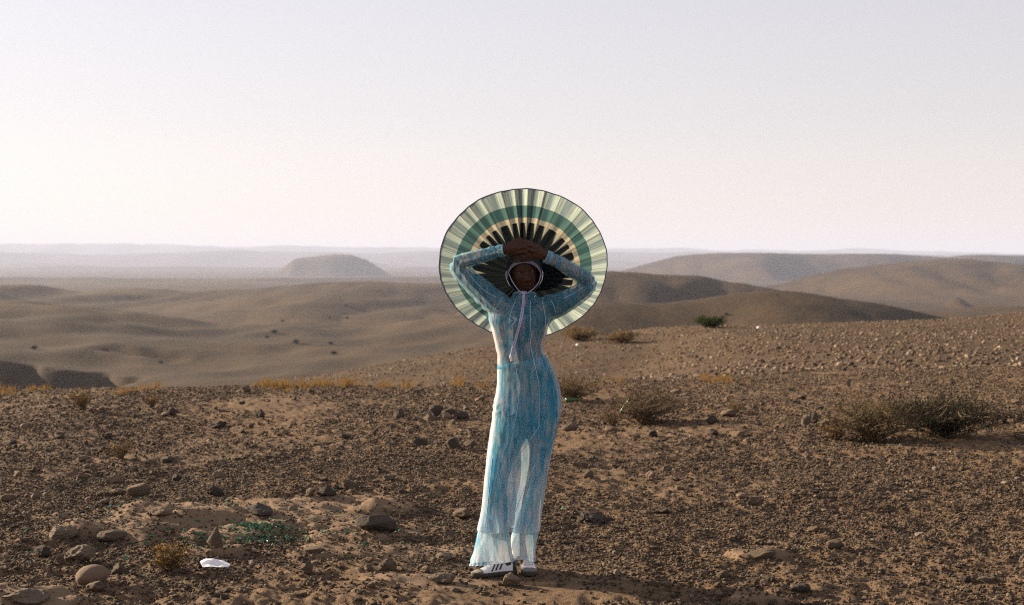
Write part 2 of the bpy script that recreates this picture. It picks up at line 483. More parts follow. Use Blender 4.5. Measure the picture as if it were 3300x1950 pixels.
RIDGES = [
    Ridge('hillside', 65, [(250, 1420), (800, 1245), (1000, 1222), (1200, 1188), (1500, 1132), (1800, 1097), (1950, 1086), (2300, 1068), (2700, 1054), (3000, 1040), (3300, 1018), (4200, 960)], 0.045, 0.16, 6, 0.05, 30, k=0.5),
    Ridge('hill', 600, [(-2500, 900), (-600, 945), (0, 968), (355, 991), (525, 1014), (750, 1036), (900, 1046), (1100, 1052), (1270, 1044), (1450, 1016), (1700, 998), (2200, 1000)], 0.021, 0.25, 30, 0.05, 90),
    Ridge('hill', 350, [(1500, 1270), (1565, 1180), (1640, 1065), (1720, 1014), (1800, 998), (1965, 982), (2110, 977), (2254, 965), (2370, 943), (2456, 931), (2531, 930), (2600, 938), (2716, 961), (2831, 981), (2947, 1002), (3062, 1023), (3400, 1090)], 0.23, 0.2, 8, 0.04, 50, k=1.4, gul=(2.6, 42)),
    Ridge('hill', 720, [(1150, 1200), (1400, 1060), (1560, 945), (1700, 900), (1860, 877), (1965, 869), (2023, 871), (2104, 879), (2150, 888), (2196, 889), (2265, 891), (2346, 905), (2462, 928), (2600, 960), (2900, 1010)], 0.23, 0.2, 12, 0.03, 60, gul=(7, 60)),
    Ridge('hill', 1150, [(-2500, 890), (-500, 900), (0, 913), (90, 918), (180, 940), (240, 946), (330, 933), (420, 929), (520, 931), (600, 940), (800, 930), (1000, 913), (1200, 905), (1450, 912), (1700, 930), (2000, 970)], 0.030, 0.2, 30, 0.05, 120, gul=(4.5, 90)),
    Ridge('hill', 1600, [(2250, 1000), (2450, 925), (2687, 869), (2850, 848), (3000, 836), (3062, 831), (3120, 833), (3300, 850), (3700, 846), (4500, 860)], 0.062, 0.15, 40, 0.04, 200, gul=(11, 110)),
    Ridge('cone_hill', 1010, [(3056, 974), (3070, 964), (3085, 956), (3100, 964), (3116, 975)], 0.4, 0.4, 3, 0.0, k=1.5, ends=5),
    Ridge('mesa', 5000, [(870, 888), (905, 868), (950, 833), (1000, 829), (1045, 823), (1085, 817), (1130, 818), (1180, 832), (1225, 858), (1262, 884)], 0.42, 0.4, 12, 0.0, k=5, ends=160),
    Ridge('mesa', 3400, [(1880, 905), (2040, 864), (2100, 846), (2180, 825), (2250, 818), (2350, 816), (2600, 818), (2900, 819), (3000, 826), (3060, 829), (3100, 822), (3300, 824), (4500, 822)], 0.19, 0.2, 50, 0.04, 240, gul=(34, 230)),
    Ridge('ridge', 3000, [(-3000, 905), (0, 898), (200, 904), (420, 899), (700, 906), (900, 894), (1300, 897), (1600, 890), (2000, 900), (2400, 960)], 0.10, 0.12, 60, 0.05, 300, gul=(12, 160)),
    Ridge('ridge', 7400, [(-3000, 868), (0, 866), (200, 857), (400, 868), (700, 862), (1000, 870), (1400, 862), (1700, 866), (2500, 860), (5000, 865)], 0.13, 0.12, 90, 0.04, 500, gul=(30, 400)),
    Ridge('ridge', 5900, [(-3000, 890), (0, 900), (560, 904), (800, 886), (900, 876), (1255, 880), (1450, 884), (1700, 880), (2100, 880), (5000, 880)], 0.03, 0.1, 100, 0.03, 400),
    Ridge('ridge', 9500, [(-3000, 840), (0, 855), (150, 845), (300, 858), (560, 872), (800, 880), (1180, 838), (1240, 846), (1330, 866), (1420, 880), (1600, 868), (1900, 842), (1990, 838), (2080, 850), (2150, 872), (5000, 880)], 0.10, 0.1, 80, 0.03, 300),
    Ridge('mountain_range', 11500, [(-3000, 815), (0, 812), (300, 820), (560, 815), (800, 803), (900, 812), (1150, 816), (1400, 808), (1700, 815), (2000, 812), (5000, 830)], 0.085, 0.1, 150, 0.03, 500),
    Ridge('mountain_range', 17000, [(-3000, 790), (0, 784), (250, 786), (450, 783), (600, 790), (800, 794), (900, 790), (1100, 796), (1250, 795), (1400, 798), (1700, 800), (1960, 800), (2100, 801), (2160, 796), (2300, 806), (2480, 805), (2620, 808), (2700, 803), (2745, 797), (2800, 799), (2900, 808), (3300, 816), (6000, 815)], 0.12, 0.2, 100, 0.02, 500),
]

# bare clay patches: x, y, half sizes, turn, height
CLAY = []
def clay_px(px, py, wpx, depth, h, rz=0.0):
    d = CAMZ * F / (py - HOR); CLAY.append((wx(px, d), d, wpx / F * d / 2, depth, rz, h))
clay_px(700, 1690, 1000, 0.62, 0.040, 0.03)
clay_px(1080, 1640, 620, 0.30, 0.036, -0.1)
clay_px(1180, 1725, 520, 0.26, 0.030, 0.0)
clay_px(690, 1785, 260, 0.12, 0.022, 0.0)
clay_px(1250, 1790, 620, 0.22, 0.018, 0.0)
clay_px(1400, 1880, 420, 0.2, 0.025, 0.0)
clay_px(2440, 1800, 240, 0.16, 0.02, 0.25)
clay_px(2430, 1938, 160, 0.1, 0.02, 0.0)
clay_px(90, 1945, 300, 0.22, 0.03, 0.0)

def clay_field(x, y):
    """returns height added by clay patches and a mask 0..1"""
    h = np.zeros_like(x); m = np.zeros_like(x)
    wob = 0.35 * fbm2(x * 2.3, y * 2.3, 3)
    for cx, cy, a, b, rz, ht in CLAY:
        dx, dy = x - cx, y - cy
        c, s_ = math.cos(rz), math.sin(rz); u = (dx * c + dy * s_) / a; v = (-dx * s_ + dy * c) / b
        r = np.sqrt(u * u + v * v) + wob
        mm = sstep(1.15, 0.72, r); m = np.maximum(m, mm)
        h = np.maximum(h, ht * mm * (0.75 + 0.5 * np.clip(1 - r, 0, 1)))
    return h, m

def ground_parts(x, y):
    x = np.asarray(x, float); y = np.asarray(y, float)
    d = np.sqrt(x * x + y * y)
    right = sstep(-3.0, 9.0, x)
    a = 0.17 * (1 - right) + 0.026 * right
    edge = 21.6 + 0.35 * perlin2(x * 0.25, x * 0 + 3.1) + 0.16 * np.clip(x, -12, 4)
    t = (y - edge) / 1.0
    sp = 1.0 * np.log1p(np.exp(np.clip(t, -30, 30))) + np.where(t > 30, (t - 30), 0)
    z = -a * sp - 0.0022 * np.maximum(y - 62, 0) ** 1.6 * right
    z = z - 0.02 * np.maximum(np.abs(x) - 40, 0)
    # near relief
    near = sstep(40, 18, d)
    flat = sstep(0.25, 0.9, np.sqrt((x - 0.05) ** 2 + ((y - 7.7) * 1.0) ** 2))
    ch, cm = clay_field(x, y)
    rel = 0.045 * perlin2(x * 0.45, y * 0.45) + 0.026 * fbm2(x * 1.6 + 5, y * 1.6, 3) + 0.016 * (1 - cm * 0.75) * fbm2(x * 9, y * 9, 3, 0.6)
    ripple = cm * 0.022 * np.abs(perlin2(x * 2.2 + 0.4 * perlin2(x * 3, y * 3), y * 6.0)) + cm * 0.012 * perlin2(x * 5, y * 12)
    lq = 3.0 * fbm2(x * 1.1 + .3 * perlin2(x * 2, y * 5) + 7, y * 2.4, 4) ; fl = np.floor(lq); ledge = cm * 0.013 * (fl + sstep(0.0, 0.22, lq - fl))
    ripple = ripple + ledge
    z = z + near * flat * rel + (ch + ripple) * flat
    z = z + near * 0.02 * np.maximum(x - 3, 0)
    far = sstep(22, 45, d)
    z = z + far * sstep(160, 90, d) * (0.07 * fbm2(x * 0.16, y * 0.16, 3) + 0.04 * fbm2(x * 0.9, y * 0.9, 3, 0.6))
    return z, cm

def base_z(x, y):
    d = np.sqrt(x * x + y * y)
    b = np.interp(d, [0, 60, 140, 300, 700, 1600, 3000, 5000, 8000, 12000, 20000, 60000], [-8, -12, -24, -29, -28, -27, -30, -32, -8, 12, 24, 24])
    return b

def terrain(x, y):
    """height, owner index (-1 ground), clay mask"""
    x = np.asarray(x, float); y = np.asarray(y, float)
    z, cm = ground_parts(x, y)
    d = np.sqrt(x * x + y * y)
    z = np.where(d > 1500, -400.0, z)
    own = np.full(x.shape, -1)
    b = base_z(x, y)
    z = smax(z, b, 1.5)
    far = sstep(120, 300, d)
    n1 = fbm2(x / 95.0, y / 95.0, 5, 0.5)
    n2 = fbm2(x / 950.0, y / 950.0, 5, 0.55)
    n0 = fbm2(x * .16 + 9, y * .16, 4, .55)
    gul = np.abs(perlin2(x / 60.0 + .5 * n1, y / 160.0))
    wide = sstep(2200, 4800, d)
    nz = far * (1 - wide) * (1.3 * n1 - 1.6 * (0.4 - gul)) + wide * 20.0 * n2 + sstep(30, 60, d) * 0.07 * n0
    best = z.copy()
    dmax = d.max()
    for i, r in enumerate(RIDGES):
        if dmax < 120 and r.d > 100: continue          # far ridges do not reach the near ground
        amp = 1.0 if r.name not in ('mesa', 'cone_hill') else 0.2
        if r.d == 600: nzr = far * (2.2 * perlin2(x / 46.0 + 3, y / 75.0) + 1.0 * perlin2(x / 17.0, y / 30.0 + 8) + 0.5 * n1)
        else: nzr = nz * amp
        zi = r.z(x, y) + nzr * (0.5 if r.d > 5000 else 1.0)
        if r.d > 15000: zi = np.where(d < 10000, -500, zi)
        own = np.where(zi > best, i, own); best = np.maximum(best, zi)
        z = smax(z, zi, r.k)
    # a dry gully cut into the left hillside
    gx, gy = wx(450, 432), 432.0
    tr = 0.7 * np.exp(-((y - gy - 4 * perlin2(x / 9, x * 0 + 2)) / 7.0) ** 2) * sstep(17, 9, np.abs(x - gx)) * 3.2
    z = z - tr
    # an eroded bank where the left hillside breaks off
    bx = wx(470, 374); be = 374 + 9 * perlin2(x / 15.0, x * 0 + 6.3) + 3 * perlin2(x / 8.0, x * 0 + 1.9)
    z = z - 7.0 * sstep(be + 2.5, be - 6.5, y) * sstep(bx + 3, bx - 5, x) * sstep(60, 140, d)
    return z, own, cm

def gz(x, y):
    z, o, c = terrain(np.atleast_1d(x), np.atleast_1d(y)); return z

def on_ground(px, py):
    """the ground point that a photo position shows (near ground)"""
    d = np.linspace(5.5, 90, 4000); x = wx(px, d); z = terrain(x, d)[0]
    ray = CAMZ - (py - HOR) / F * d
    i = int(np.argmax(ray <= z))
    return float(x[i]), float(d[i]), float(z[i])

def build_terrain():
    rr = list(np.linspace(0.3, 5.4, 8))
    r = 5.6
    while r < 24: rr.append(r); r *= 1.0034
    while r < 120: rr.append(r); r *= 1.008
    while r < 45000: rr.append(r); r *= 1.0125
    rr = np.array(rr)
    ang = np.concatenate([np.arange(-180, -27, 4.5), np.arange(-27, 27.001, 0.085), np.arange(31.5, 180, 4.5)])
    A, Rr = np.meshgrid(np.radians(ang), rr)
    X = Rr * np.sin(A); Y = Rr * np.cos(A)
    Z, own, cm = terrain(X.ravel(), Y.ravel())
    n = len(ang)
    V = np.stack([X.ravel(), Y.ravel(), Z], 1)
    q = ring_faces(len(rr), n)
    q = q[:, ::-1]
    fo = own[q]; fo = np.where(np.abs(np.sign(fo - fo[:, :1])).sum(1) == 0, fo[:, 0], fo.max(1))
    dist = np.sqrt(V[q[:, 0], 0] ** 2 + V[q[:, 0], 1] ** 2)
    fo = np.where(dist < 24, -1, fo)
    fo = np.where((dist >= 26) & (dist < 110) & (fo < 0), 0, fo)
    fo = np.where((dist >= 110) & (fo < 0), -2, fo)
    # the innermost cap under the camera
    for i in np.unique(fo):
        qi = q[fo == i]
        u, inv = np.unique(qi, return_inverse=True); inv = inv.reshape(-1, 4)
        nm = 'ground' if i == -1 else 'plain' if i == -2 else RIDGES[i].name
        vv = V[u]
        if i < 0:
            c = np.where(u < n)[0]
        me = mesh_np(nm, vv, inv, True)
        at = me.attributes.new('clay', 'FLOAT', 'POINT'); at.data.foreach_set('value', cm[u].astype(np.float32))
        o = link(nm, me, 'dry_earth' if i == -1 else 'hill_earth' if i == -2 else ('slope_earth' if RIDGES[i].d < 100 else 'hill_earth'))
        lab = {'ground': 'brown stony desert ground in the foreground', 'hillside': 'stony brown slope rising behind the standing person'}.get(nm)
        tag(o, lab, kind='structure')
build_terrain()

# air between here and the far ranges
bmv = bmesh.new(); bmesh.ops.create_cube(bmv, size=1.0)
hm = bpy.data.meshes.new('haze'); bmv.to_mesh(hm); bmv.free()
haze = link('haze', hm)
haze.scale = (110000, 110000, 430); haze.location = (0, 0, 115)
m, nt, out = nodes_of('haze_air')
pv = nt.nodes.new('ShaderNodeVolumePrincipled')
pv.inputs['Color'].default_value = (0.56, 0.62, 0.80, 1)
pv.inputs['Density'].default_value = 0.000095
pv.inputs['Anisotropy'].default_value = 0.05
nt.links.new(pv.outputs[0], out.inputs['Volume'])
hm.materials.append(m)
tag(haze, 'pale dusty haze over the far ranges', kind='stuff')

# ------------------------------------------------------------------ the person
PD = 7.70                       # distance of the standing person
def P(px, py, dy=0.0):
    d = PD + dy
    return Vector((wx(px, d), d, wz(py, d)))

def hring(cx, cz_y, rx, ry, n=48, dy=0.0, dent=0.0, xmid=None, dw=22, tilt=0.0, pw=1.0):
    """horizontal ring at photo row cz_y, from photo column centre cx, half width rx (px), half depth ry (m)"""
    out = []
    for k in range(n):
        a = 2 * math.pi * k / n
        ca, sa = math.cos(a), math.sin(a)
        ux = math.copysign(abs(ca) ** pw, ca); uy = math.copysign(abs(sa) ** pw, sa)
        px = cx + rx * ux
        y = ry * uy
        if dent and xmid is not None:
            y *= 1 - dent * math.exp(-((px - xmid) / dw) ** 2)
        v = P(px, cz_y + tilt * (px - cx), dy)
        out.append((v.x, v.y + y, v.z))
    return np.array(out)

# silhouette of the dress: photo row, left, right, half depth, depth shift
DRESS = [
    (958, 1640, 1738, .062, .02), (966, 1612, 1772, .078, .02), (980, 1588, 1790, .095, .015), (1002, 1576, 1788, .110, .01), (1030, 1574, 1782, .122, .0),
    (1050, 1581, 1769, .122, .0), (1082, 1588, 1760, .112, .0), (1111, 1595, 1753, .104, .0), (1142, 1602, 1757, .104, .0),
    (1173, 1603, 1778, .112, .005), (1213, 1602, 1794, .126, .01), (1250, 1600, 1805, .134, .015), (1290, 1594, 1811, .136, .02), (1330, 1589, 1809, .134, .02),
    (1363, 1585, 1800, .130, .02), (1434, 1574, 1786, .122, .015), (1499, 1565, 1771, .118, .01), (1560, 1558, 1762, .116, .01), (1616, 1552, 1753, .116, .01), (1665, 1544, 1746, .120, .005), (1704, 1538, 1739, .124, .0), (1730, 1535, 1736, .124, .0)]
DR = smooth_path(DRESS, 70)
def torso_rings(inset=0.0, y0=0, y1=9999, dent=True):
    rg = []
    for y, l, r, ry, dy in DR:
        if y < y0 or y > y1: continue
        t = float(sstep(1345, 1560, np.array(y)))
        xm = 1700 - (y - 1345) * 0.16
        rg.append(hring((l + r) / 2, y, (r - l) / 2 - inset * 600, ry - inset, 56, dy, 0.62 * t if dent else 0, xm, 30))
    return rg

# joints of the two arms (photo column, row, depth shift, radius m)
ARM_R = [(1612, 985, .0, .068), (1575, 958, -.015, .064), (1530, 917, -.04, .057), (1492, 882, -.06, .050), (1468, 853, -.075, .042)]
FORE_R = [(1466, 848, -.075, .040), (1500, 840, -.09, .042), (1545, 828, -.11, .038), (1590, 815, -.13, .032), (1622, 807, -.145, .028)]
ARM_L = [(1758, 992, .0, .068), (1800, 982, -.01, .064), (1842, 960, -.035, .056), (1878, 938, -.055, .049), (1902, 916, -.075, .042)]
FORE_L = [(1903, 912, -.075, .040), (1875, 890, -.09, .042), (1838, 868, -.11, .038), (1796, 843, -.13, .032), (1761, 826, -.145, .028)]

def limb(mb, j, grow=0.0, n=20, m=14):
    s = smooth_path(j, m)
    mb.add(tube([P(a, b, c) for a, b, c, r in s], [max(.008, r + grow) for a, b, c, r in s], n))

# ---- body
body = MB()
rg = torso_rings(0.013, 966, 1380, dent=False)
body.add(loft(rg))
limb(body, ARM_R, -0.014); limb(body, FORE_R, -0.008); limb(body, ARM_L, -0.014); limb(body, FORE_L, -0.008)
# neck and shoulder girdle
body.add(tube([P(1690, 990, .03), P(1691, 960, .02), P(1693, 935, .01), P(1694, 905, .01)], [.060, .047, .046, .05], 24))
body.add(tube([P(1622, 994, .01), P(1655, 988, .015), P(1690, 984, .02), P(1725, 988, .015), P(1756, 996, .01)], [.045, .048, .05, .048, .045], 20))
# legs
LEG_R = [(1652, 1330, .01, .074), (1634, 1400, .0, .066), (1616, 1480, -.005, .056), (1602, 1560, -.005, .048), (1604, 1620, .0, .052), (1602, 1700, .02, .042), (1622, 1780, .035, .032), (1634, 1820, .04, .034)]
LEG_L = [(1742, 1330, .02, .076), (1742, 1400, .025, .066), (1734, 1480, .03, .048), (1722, 1560, .04, .046), (1712, 1620, .06, .051), (1700, 1700, .10, .044), (1694, 1780, .14, .034), (1694, 1815, .15, .036)]
limb(body, LEG_R, 0, 20, 20); limb(body, LEG_L, 0, 20, 20)

# head: a shaped skull with brow, nose, lips, chin; turned a little to the side
HC = P(1689, 880, .005)
ROLL = R(-9.5)
def head_point(u):
    """u: (n,3) unit directions; x right, y forward, z up"""
    x, y, z = u[:, 0], u[:, 1], u[:, 2]
    rx, ry, rz = 0.074, 0.094, 0.118
    low = np.clip(-z, 0, 1)
    p = np.stack([x * rx * (1 - 0.30 * low ** 1.6), y * ry * (1 - 0.10 * low) - 0.002, z * rz], 1)
    front = sstep(0.2, 0.75, y)
    p[:, 1] += 0.012 * low ** 2 * sstep(0.0, 0.7, y)
    def bumpat(cx, cz, sx, sz, amp):
        return amp * np.exp(-((p[:, 0] - cx) / sx) ** 2 - ((p[:, 2] - cz) / sz) ** 2) * front
    d = bumpat(0, -.022, .011, .022, .014) + bumpat(0, -.035, .015, .009, .013) + bumpat(0, .026, .05, .012, .005)
    d += bumpat(0, -.060, .021, .006, .008) + bumpat(0, -.074, .019, .007, .008) - bumpat(0, -.067, .024, .0028, .004) + bumpat(0, -.102, .02, .012, .008)
    for s in (-1, 1):
        d += bumpat(s * .032, .008, .017, .012, -.010) + bumpat(s * .0325, .0155, .013, .004, .0055) + bumpat(s * .0325, .0015, .013, .004, .0045) + bumpat(s * .045, -.028, .018, .018, .005) + bumpat(s * .012, -.037, .006, .006, .005)
    p[:, 1] += d
    return p
uu = []
nu, nv = 96, 72
for j in range(1, nv):
    th = math.pi * j / nv
    for i in range(nu):
        a = 2 * math.pi * i / nu; uu.append((math.sin(th) * math.cos(a), math.sin(th) * math.sin(a), math.cos(th)))
hp = head_point(np.array(uu))
top = head_point(np.array([[0, 0, 1.0]])); bot = head_point(np.array([[0, 0, -1.0]]))
HM = Matrix.Translation(HC) @ Matrix.Rotation(ROLL, 4, 'Y') @ Matrix.Rotation(R(186), 4, 'Z') @ Matrix.Rotation(R(-4), 4, 'X')
def to_head(p): return np.array([tuple(HM @ Vector(q)) for q in p])
hv = to_head(np.concatenate([hp, top, bot]))
hf = [tuple(x) for x in ring_faces(nv - 1, nu)]
a0 = (nv - 1) * nu
for i in range(nu):
    hf.append((a0, (i + 1) % nu, i)); hf.append((a0 + 1, (nv - 2) * nu + i, (nv - 2) * nu + (i + 1) % nu))
hf = [q[::-1] for q in hf]
body.add((hv, hf))
for s in (-1, 1):
    body.add(tube(to_head([(s * .072, -.006, .022), (s * .080, -.010, .012), (s * .081, -.010, -.005), (s * .076, -.004, -.026)]), [.007, .010, .009, .005], 10))

# hands clasped in front of the crown: palms with their backs to the camera, fingers laced
def hand(mb, wrist, knuckles, fingers, thumb, rad=.0088):
    w = Vector(wrist); ks = [Vector(k) for k in knuckles]
    mid = sum(ks, Vector()) / len(ks)
    # palm: rays from the wrist to every knuckle, thick at the heel
    for k in ks:
        mb.add(tube([w.lerp(mid, -.15), w.lerp(k, .35), w.lerp(k, .7), k], [.020, .0175, .0150, .0105], 12))
    mb.add(tube([w.lerp(mid, -.2), w.lerp(mid, .4), w.lerp(mid, .85)], [.025, .024, .019], 14, ell=(Vector((0, 1, 0)), .55)))
    for k, f, q in zip(ks, fingers, (1.0, 1.05, 1.0, .86)):
        pts = [k.lerp(w, .12)] + [k] + [Vector(x) for x in f]
        s = smooth_path([tuple(x) for x in pts], 12)
        rr = np.interp(np.linspace(0, 1, 12), [0, .2, .45, .7, .93, 1], [1.12, 1.18, 1.0, .98, .84, .5]) * rad * q
        mb.add(tube(s, rr, 10))
    s = smooth_path([tuple(x) for x in thumb], 10)
    mb.add(tube(s, np.interp(np.linspace(0, 1, 10), [0, .3, .6, .9, 1], [.019, .0135, .0115, .0105, .006]), 10))

kr = [P(1676, 783, -.165), P(1681, 794, -.172), P(1680, 806, -.170), P(1674, 818, -.162)]
fr = [[P(1694, 776, -.172), P(1706, 781, -.160), P(1713, 790, -.150)],
      [P(1701, 790, -.182), P(1714, 795, -.172), P(1722, 804, -.158)],
      [P(1701, 804, -.182), P(1714, 809, -.173), P(1722, 816, -.160)],
      [P(1693, 819, -.172), P(1704, 823, -.166), P(1712, 828, -.156)]]
hand(body, P(1628, 805, -.150), kr, fr, [P(1640, 792, -.145), P(1658, 779, -.152), P(1673, 772, -.156), P(1685, 771, -.150)])
kl = [P(1716, 795, -.160), P(1708, 805, -.164), P(1707, 817, -.160), P(1713, 829, -.155)]
fl = [[P(1700, 784, -.176), P(1690, 783, -.172), P(1680, 788, -.160)],
      [P(1692, 798, -.186), P(1678, 799, -.184), P(1668, 803, -.176)],
      [P(1692, 812, -.185), P(1678, 813, -.182), P(1668, 815, -.174)],
      [P(1699, 825, -.172), P(1688, 828, -.172), P(1678, 827, -.166)]]
hand(body, P(1757, 823, -.150), kl, fl, [P(1744, 808, -.142), P(1727, 794, -.150), P(1712, 783, -.154), P(1701, 778, -.150)])

bme = fused(body, 'person', 0.0038, 3, 0.45)
person = link('person', bme, 'skin')
tag(person, 'person in a long pale blue streaked dress, both hands clasped above the face, standing', 'person')

for s in (-1, 1):
    e, f = [], []
    c = to_head([(s * .0325, .0718, .008)])[0]
    bm = bmesh.new(); bmesh.ops.create_uvsphere(bm, u_segments=20, v_segments=14, radius=.0115)
    me = bpy.data.meshes.new('eye'); bm.to_mesh(me); bm.free(); me.polygons.foreach_set('use_smooth', [True] * len(me.polygons))
    eo = link('eye', me, 'eye_white', person, c)
    bm = bmesh.new(); bmesh.ops.create_uvsphere(bm, u_segments=16, v_segments=10, radius=.0072)
    me = bpy.data.meshes.new('iris'); bm.to_mesh(me); bm.free(); me.polygons.foreach_set('use_smooth', [True] * len(me.polygons))
    link('iris', me, 'iris', eo, (0.0006 * s, -.0066, .0006))

hq = []
for j in range(0, 41):
    th = math.pi * j / 40
    for i in range(64):
        a = 2 * math.pi * i / 64; u = np.array([math.sin(th) * math.cos(a), math.sin(th) * math.sin(a), math.cos(th)])
        fr_ = max(0.0, u[1]); r = 1.0 - .22 * float(sstep(0.15, 0.6, np.array(fr_))) * float(sstep(.92, .6, np.array(u[2])))
        hq.append((u[0] * .086 * r, u[1] * .098 * r - .012, u[2] * .126 * r + .004))
hair = MB(); hair.v = [tuple(x) for x in to_head(hq)]
hair.f = [tuple(int(k) for k in q)[::-1] for q in ring_faces(41, 64)]
hme = hair.mesh('hair'); link('hair', hme, 'hair', person)

# ---- dress: one continuous sheer tube with sleeves
dm = MB()
dm.add(loft(torso_rings(0.0)))
SLEEVE_R = [(1466, 848, -.075, .038), (1500, 840, -.09, .042), (1545, 828, -.11, .038), (1590, 815, -.13, .032), (1640, 803, -.150, .030)]
SLEEVE_L = [(1903, 912, -.075, .038), (1875, 890, -.09, .042), (1838, 868, -.11, .038), (1796, 843, -.13, .032), (1742, 817, -.150, .030)]
limb(dm, ARM_R, 0.002); limb(dm, SLEEVE_R, 0.002); limb(dm, ARM_L, 0.002); limb(dm, SLEEVE_L, 0.002)
dm.add(tube([P(1690, 992, .02), P(1690, 968, .02), P(1691, 930, .015)], [.088, .068, .060], 28))
for q in ((1470, 854, -.072), (1902, 914, -.072)): dm.add(tube([P(q[0], q[1] - 8, q[2]), P(*q), P(q[0], q[1] + 8, q[2])], [.030, .043, .030], 16))
dme = fused(dm, 'dress', 0.0055, 12, 0.5)

def cut(me, plane_co, plane_no, near=None, rad=1e9):
    """opens a sheet by cutting away what lies past a plane, only round a point"""
    bm = bmesh.new(); bm.from_mesh(me)
    nr = Vector(near) if near is not None else None
    fs = [f for f in bm.faces if nr is None or (f.calc_center_median() - nr).length < rad]
    gs = set(fs)
    for f in fs: gs.update(f.edges); gs.update(f.verts)
    bmesh.ops.bisect_plane(bm, geom=list(gs), plane_co=plane_co, plane_no=plane_no, clear_outer=True, dist=1e-5)
    bm.to_mesh(me); bm.free(); me.update()

cut(dme, P(1640, 1708, 0), Vector((0.0, 0.0, -1)))
wr = P(1623, 807, -.145); cut(dme, wr, (P(1640, 803, -.15) - P(1600, 812, -.135)).normalized(), wr, .085)
wl_ = P(1760, 826, -.145); cut(dme, wl_, (P(1742, 817, -.15) - P(1790, 840, -.135)).normalized(), wl_, .085)
nk = P(1690, 949, .02); cut(dme, nk, Vector((0.02, 0.28, 1)).normalized(), P(1690, 942, .02), .088)

def wrinkle_dress(me):
    co = get_co(me); no = get_no(me)
    x, y, z = co.T
    zt = np.array([wz(1345, PD), wz(1180, PD), wz(1010, PD)])
    skirt = sstep(zt[1], zt[0] - .25, z)
    ang = np.arctan2(y - PD, x - wx(1680, PD))
    r1 = perlin3(np.stack([np.cos(ang) * 3.6 + 5, np.sin(ang) * 3.6, z * 0.9], 1))
    r2 = perlin3(np.stack([x * 34, y * 18, z * 3.2], 1))
    d = skirt * (0.009 * r1 + 0.0035 * r2)
    # diagonal pulls over the waist and from hip to knee
    diag = perlin3(np.stack([(x * 0.6 + z * 0.9) * 26, y * 6, (x - z) * 3 + 7], 1))
    band = np.exp(-((z - wz(1130, PD)) / .10) ** 2) + 0.7 * np.exp(-((z - wz(1440, PD)) / .12) ** 2)
    d += band * 0.0036 * diag
    arm = ((x < wx(1570, PD)) | (x > wx(1800, PD)) | (z > wz(940, PD))) & (z > wz(1000, PD))
    n3 = perlin3(np.stack([x * 55, y * 30, z * 26], 1)); n4 = perlin3(np.stack([x * 20, y * 16, z * 40], 1))
    d += np.where(arm, 0.0036 * n3 + 0.0042 * n4, 0.0016 * n3)
    # bunched cloth at the cuffs
    for w in (wr, wl_):
        dd = np.linalg.norm(co - np.array(w), axis=1)
        d += np.exp(-((dd - .03) / .04) ** 2) * 0.003 * np.sin(dd * 330 + 2.5 * n3)
    # folds gathered on the hip at the sunny side
    k = P(1594, 1315, -.02); dd = np.linalg.norm((co - np.array(k)) * np.array([1, .7, 1.0]), axis=1)
    d += np.exp(-(dd / .05) ** 2) * (0.003 * np.sin((z - x * .5) * 150 + 4 * n3) + .005)
    d += np.exp(-((z - wz(1704, PD)) / .04) ** 2) * 0.005 * np.sin(ang * 17 + 3 * r1)
    set_co(me, co + no * d[:, None])
wrinkle_dress(dme)
at = dme.attributes.new('glow_pale', 'FLOAT', 'POINT')
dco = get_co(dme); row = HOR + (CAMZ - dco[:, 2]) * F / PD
skirt_glow = sstep(1300, 1600, row) - 0.1 * sstep(1200, 1120, row)  # skirt paled to carry the sun shining through it
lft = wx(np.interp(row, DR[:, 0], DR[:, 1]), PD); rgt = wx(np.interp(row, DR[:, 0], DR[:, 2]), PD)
panel = np.maximum(sstep(.026, .020, dco[:, 0] - lft), 0.6 * sstep(.030, .018, rgt - dco[:, 0])) * sstep(1035, 1075, row)   # pale side panels; the left one also paints in the sunlit edge
at.data.foreach_set('value', (skirt_glow * (1 - panel) + 2.6 * panel).astype(np.float32))
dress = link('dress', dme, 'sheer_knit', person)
tag(dress, 'sheer long-sleeved ankle dress streaked in blue')

def boundary_loops(me):
    bm = bmesh.new(); bm.from_mesh(me)
    es = {e for e in bm.edges if e.is_boundary}
    loops = []
    while es:
        e = es.pop(); lp = [e.verts[0], e.verts[1]]
        while True:
            nx = next((k for k in lp[-1].link_edges if k in es), None)
            if nx is None: break
            es.discard(nx); lp.append(nx.other_vert(lp[-1]))
        if len(lp) > 25: loops.append([tuple(v.co) for v in lp])
    bm.free(); return loops

def hem_tubes(me, parent, name, mat, rad):
    for lp in boundary_loops(me):
        p = np.array(lp); k = 3
        ker = np.ones(2 * k + 1) / (2 * k + 1)
        sm = np.stack([np.convolve(np.concatenate([p[-k - 1:-1, i], p[:, i], p[1:k + 1, i]]), ker, 'valid') for i in range(3)], 1)[::2]
        sm = np.concatenate([sm, sm[:1]])
        t = MB().add(tube(sm, rad, 6, False)); link(name, t.mesh(name), mat, parent)
hem_tubes(dme, dress, 'hem', 'seam_thread', .0016)

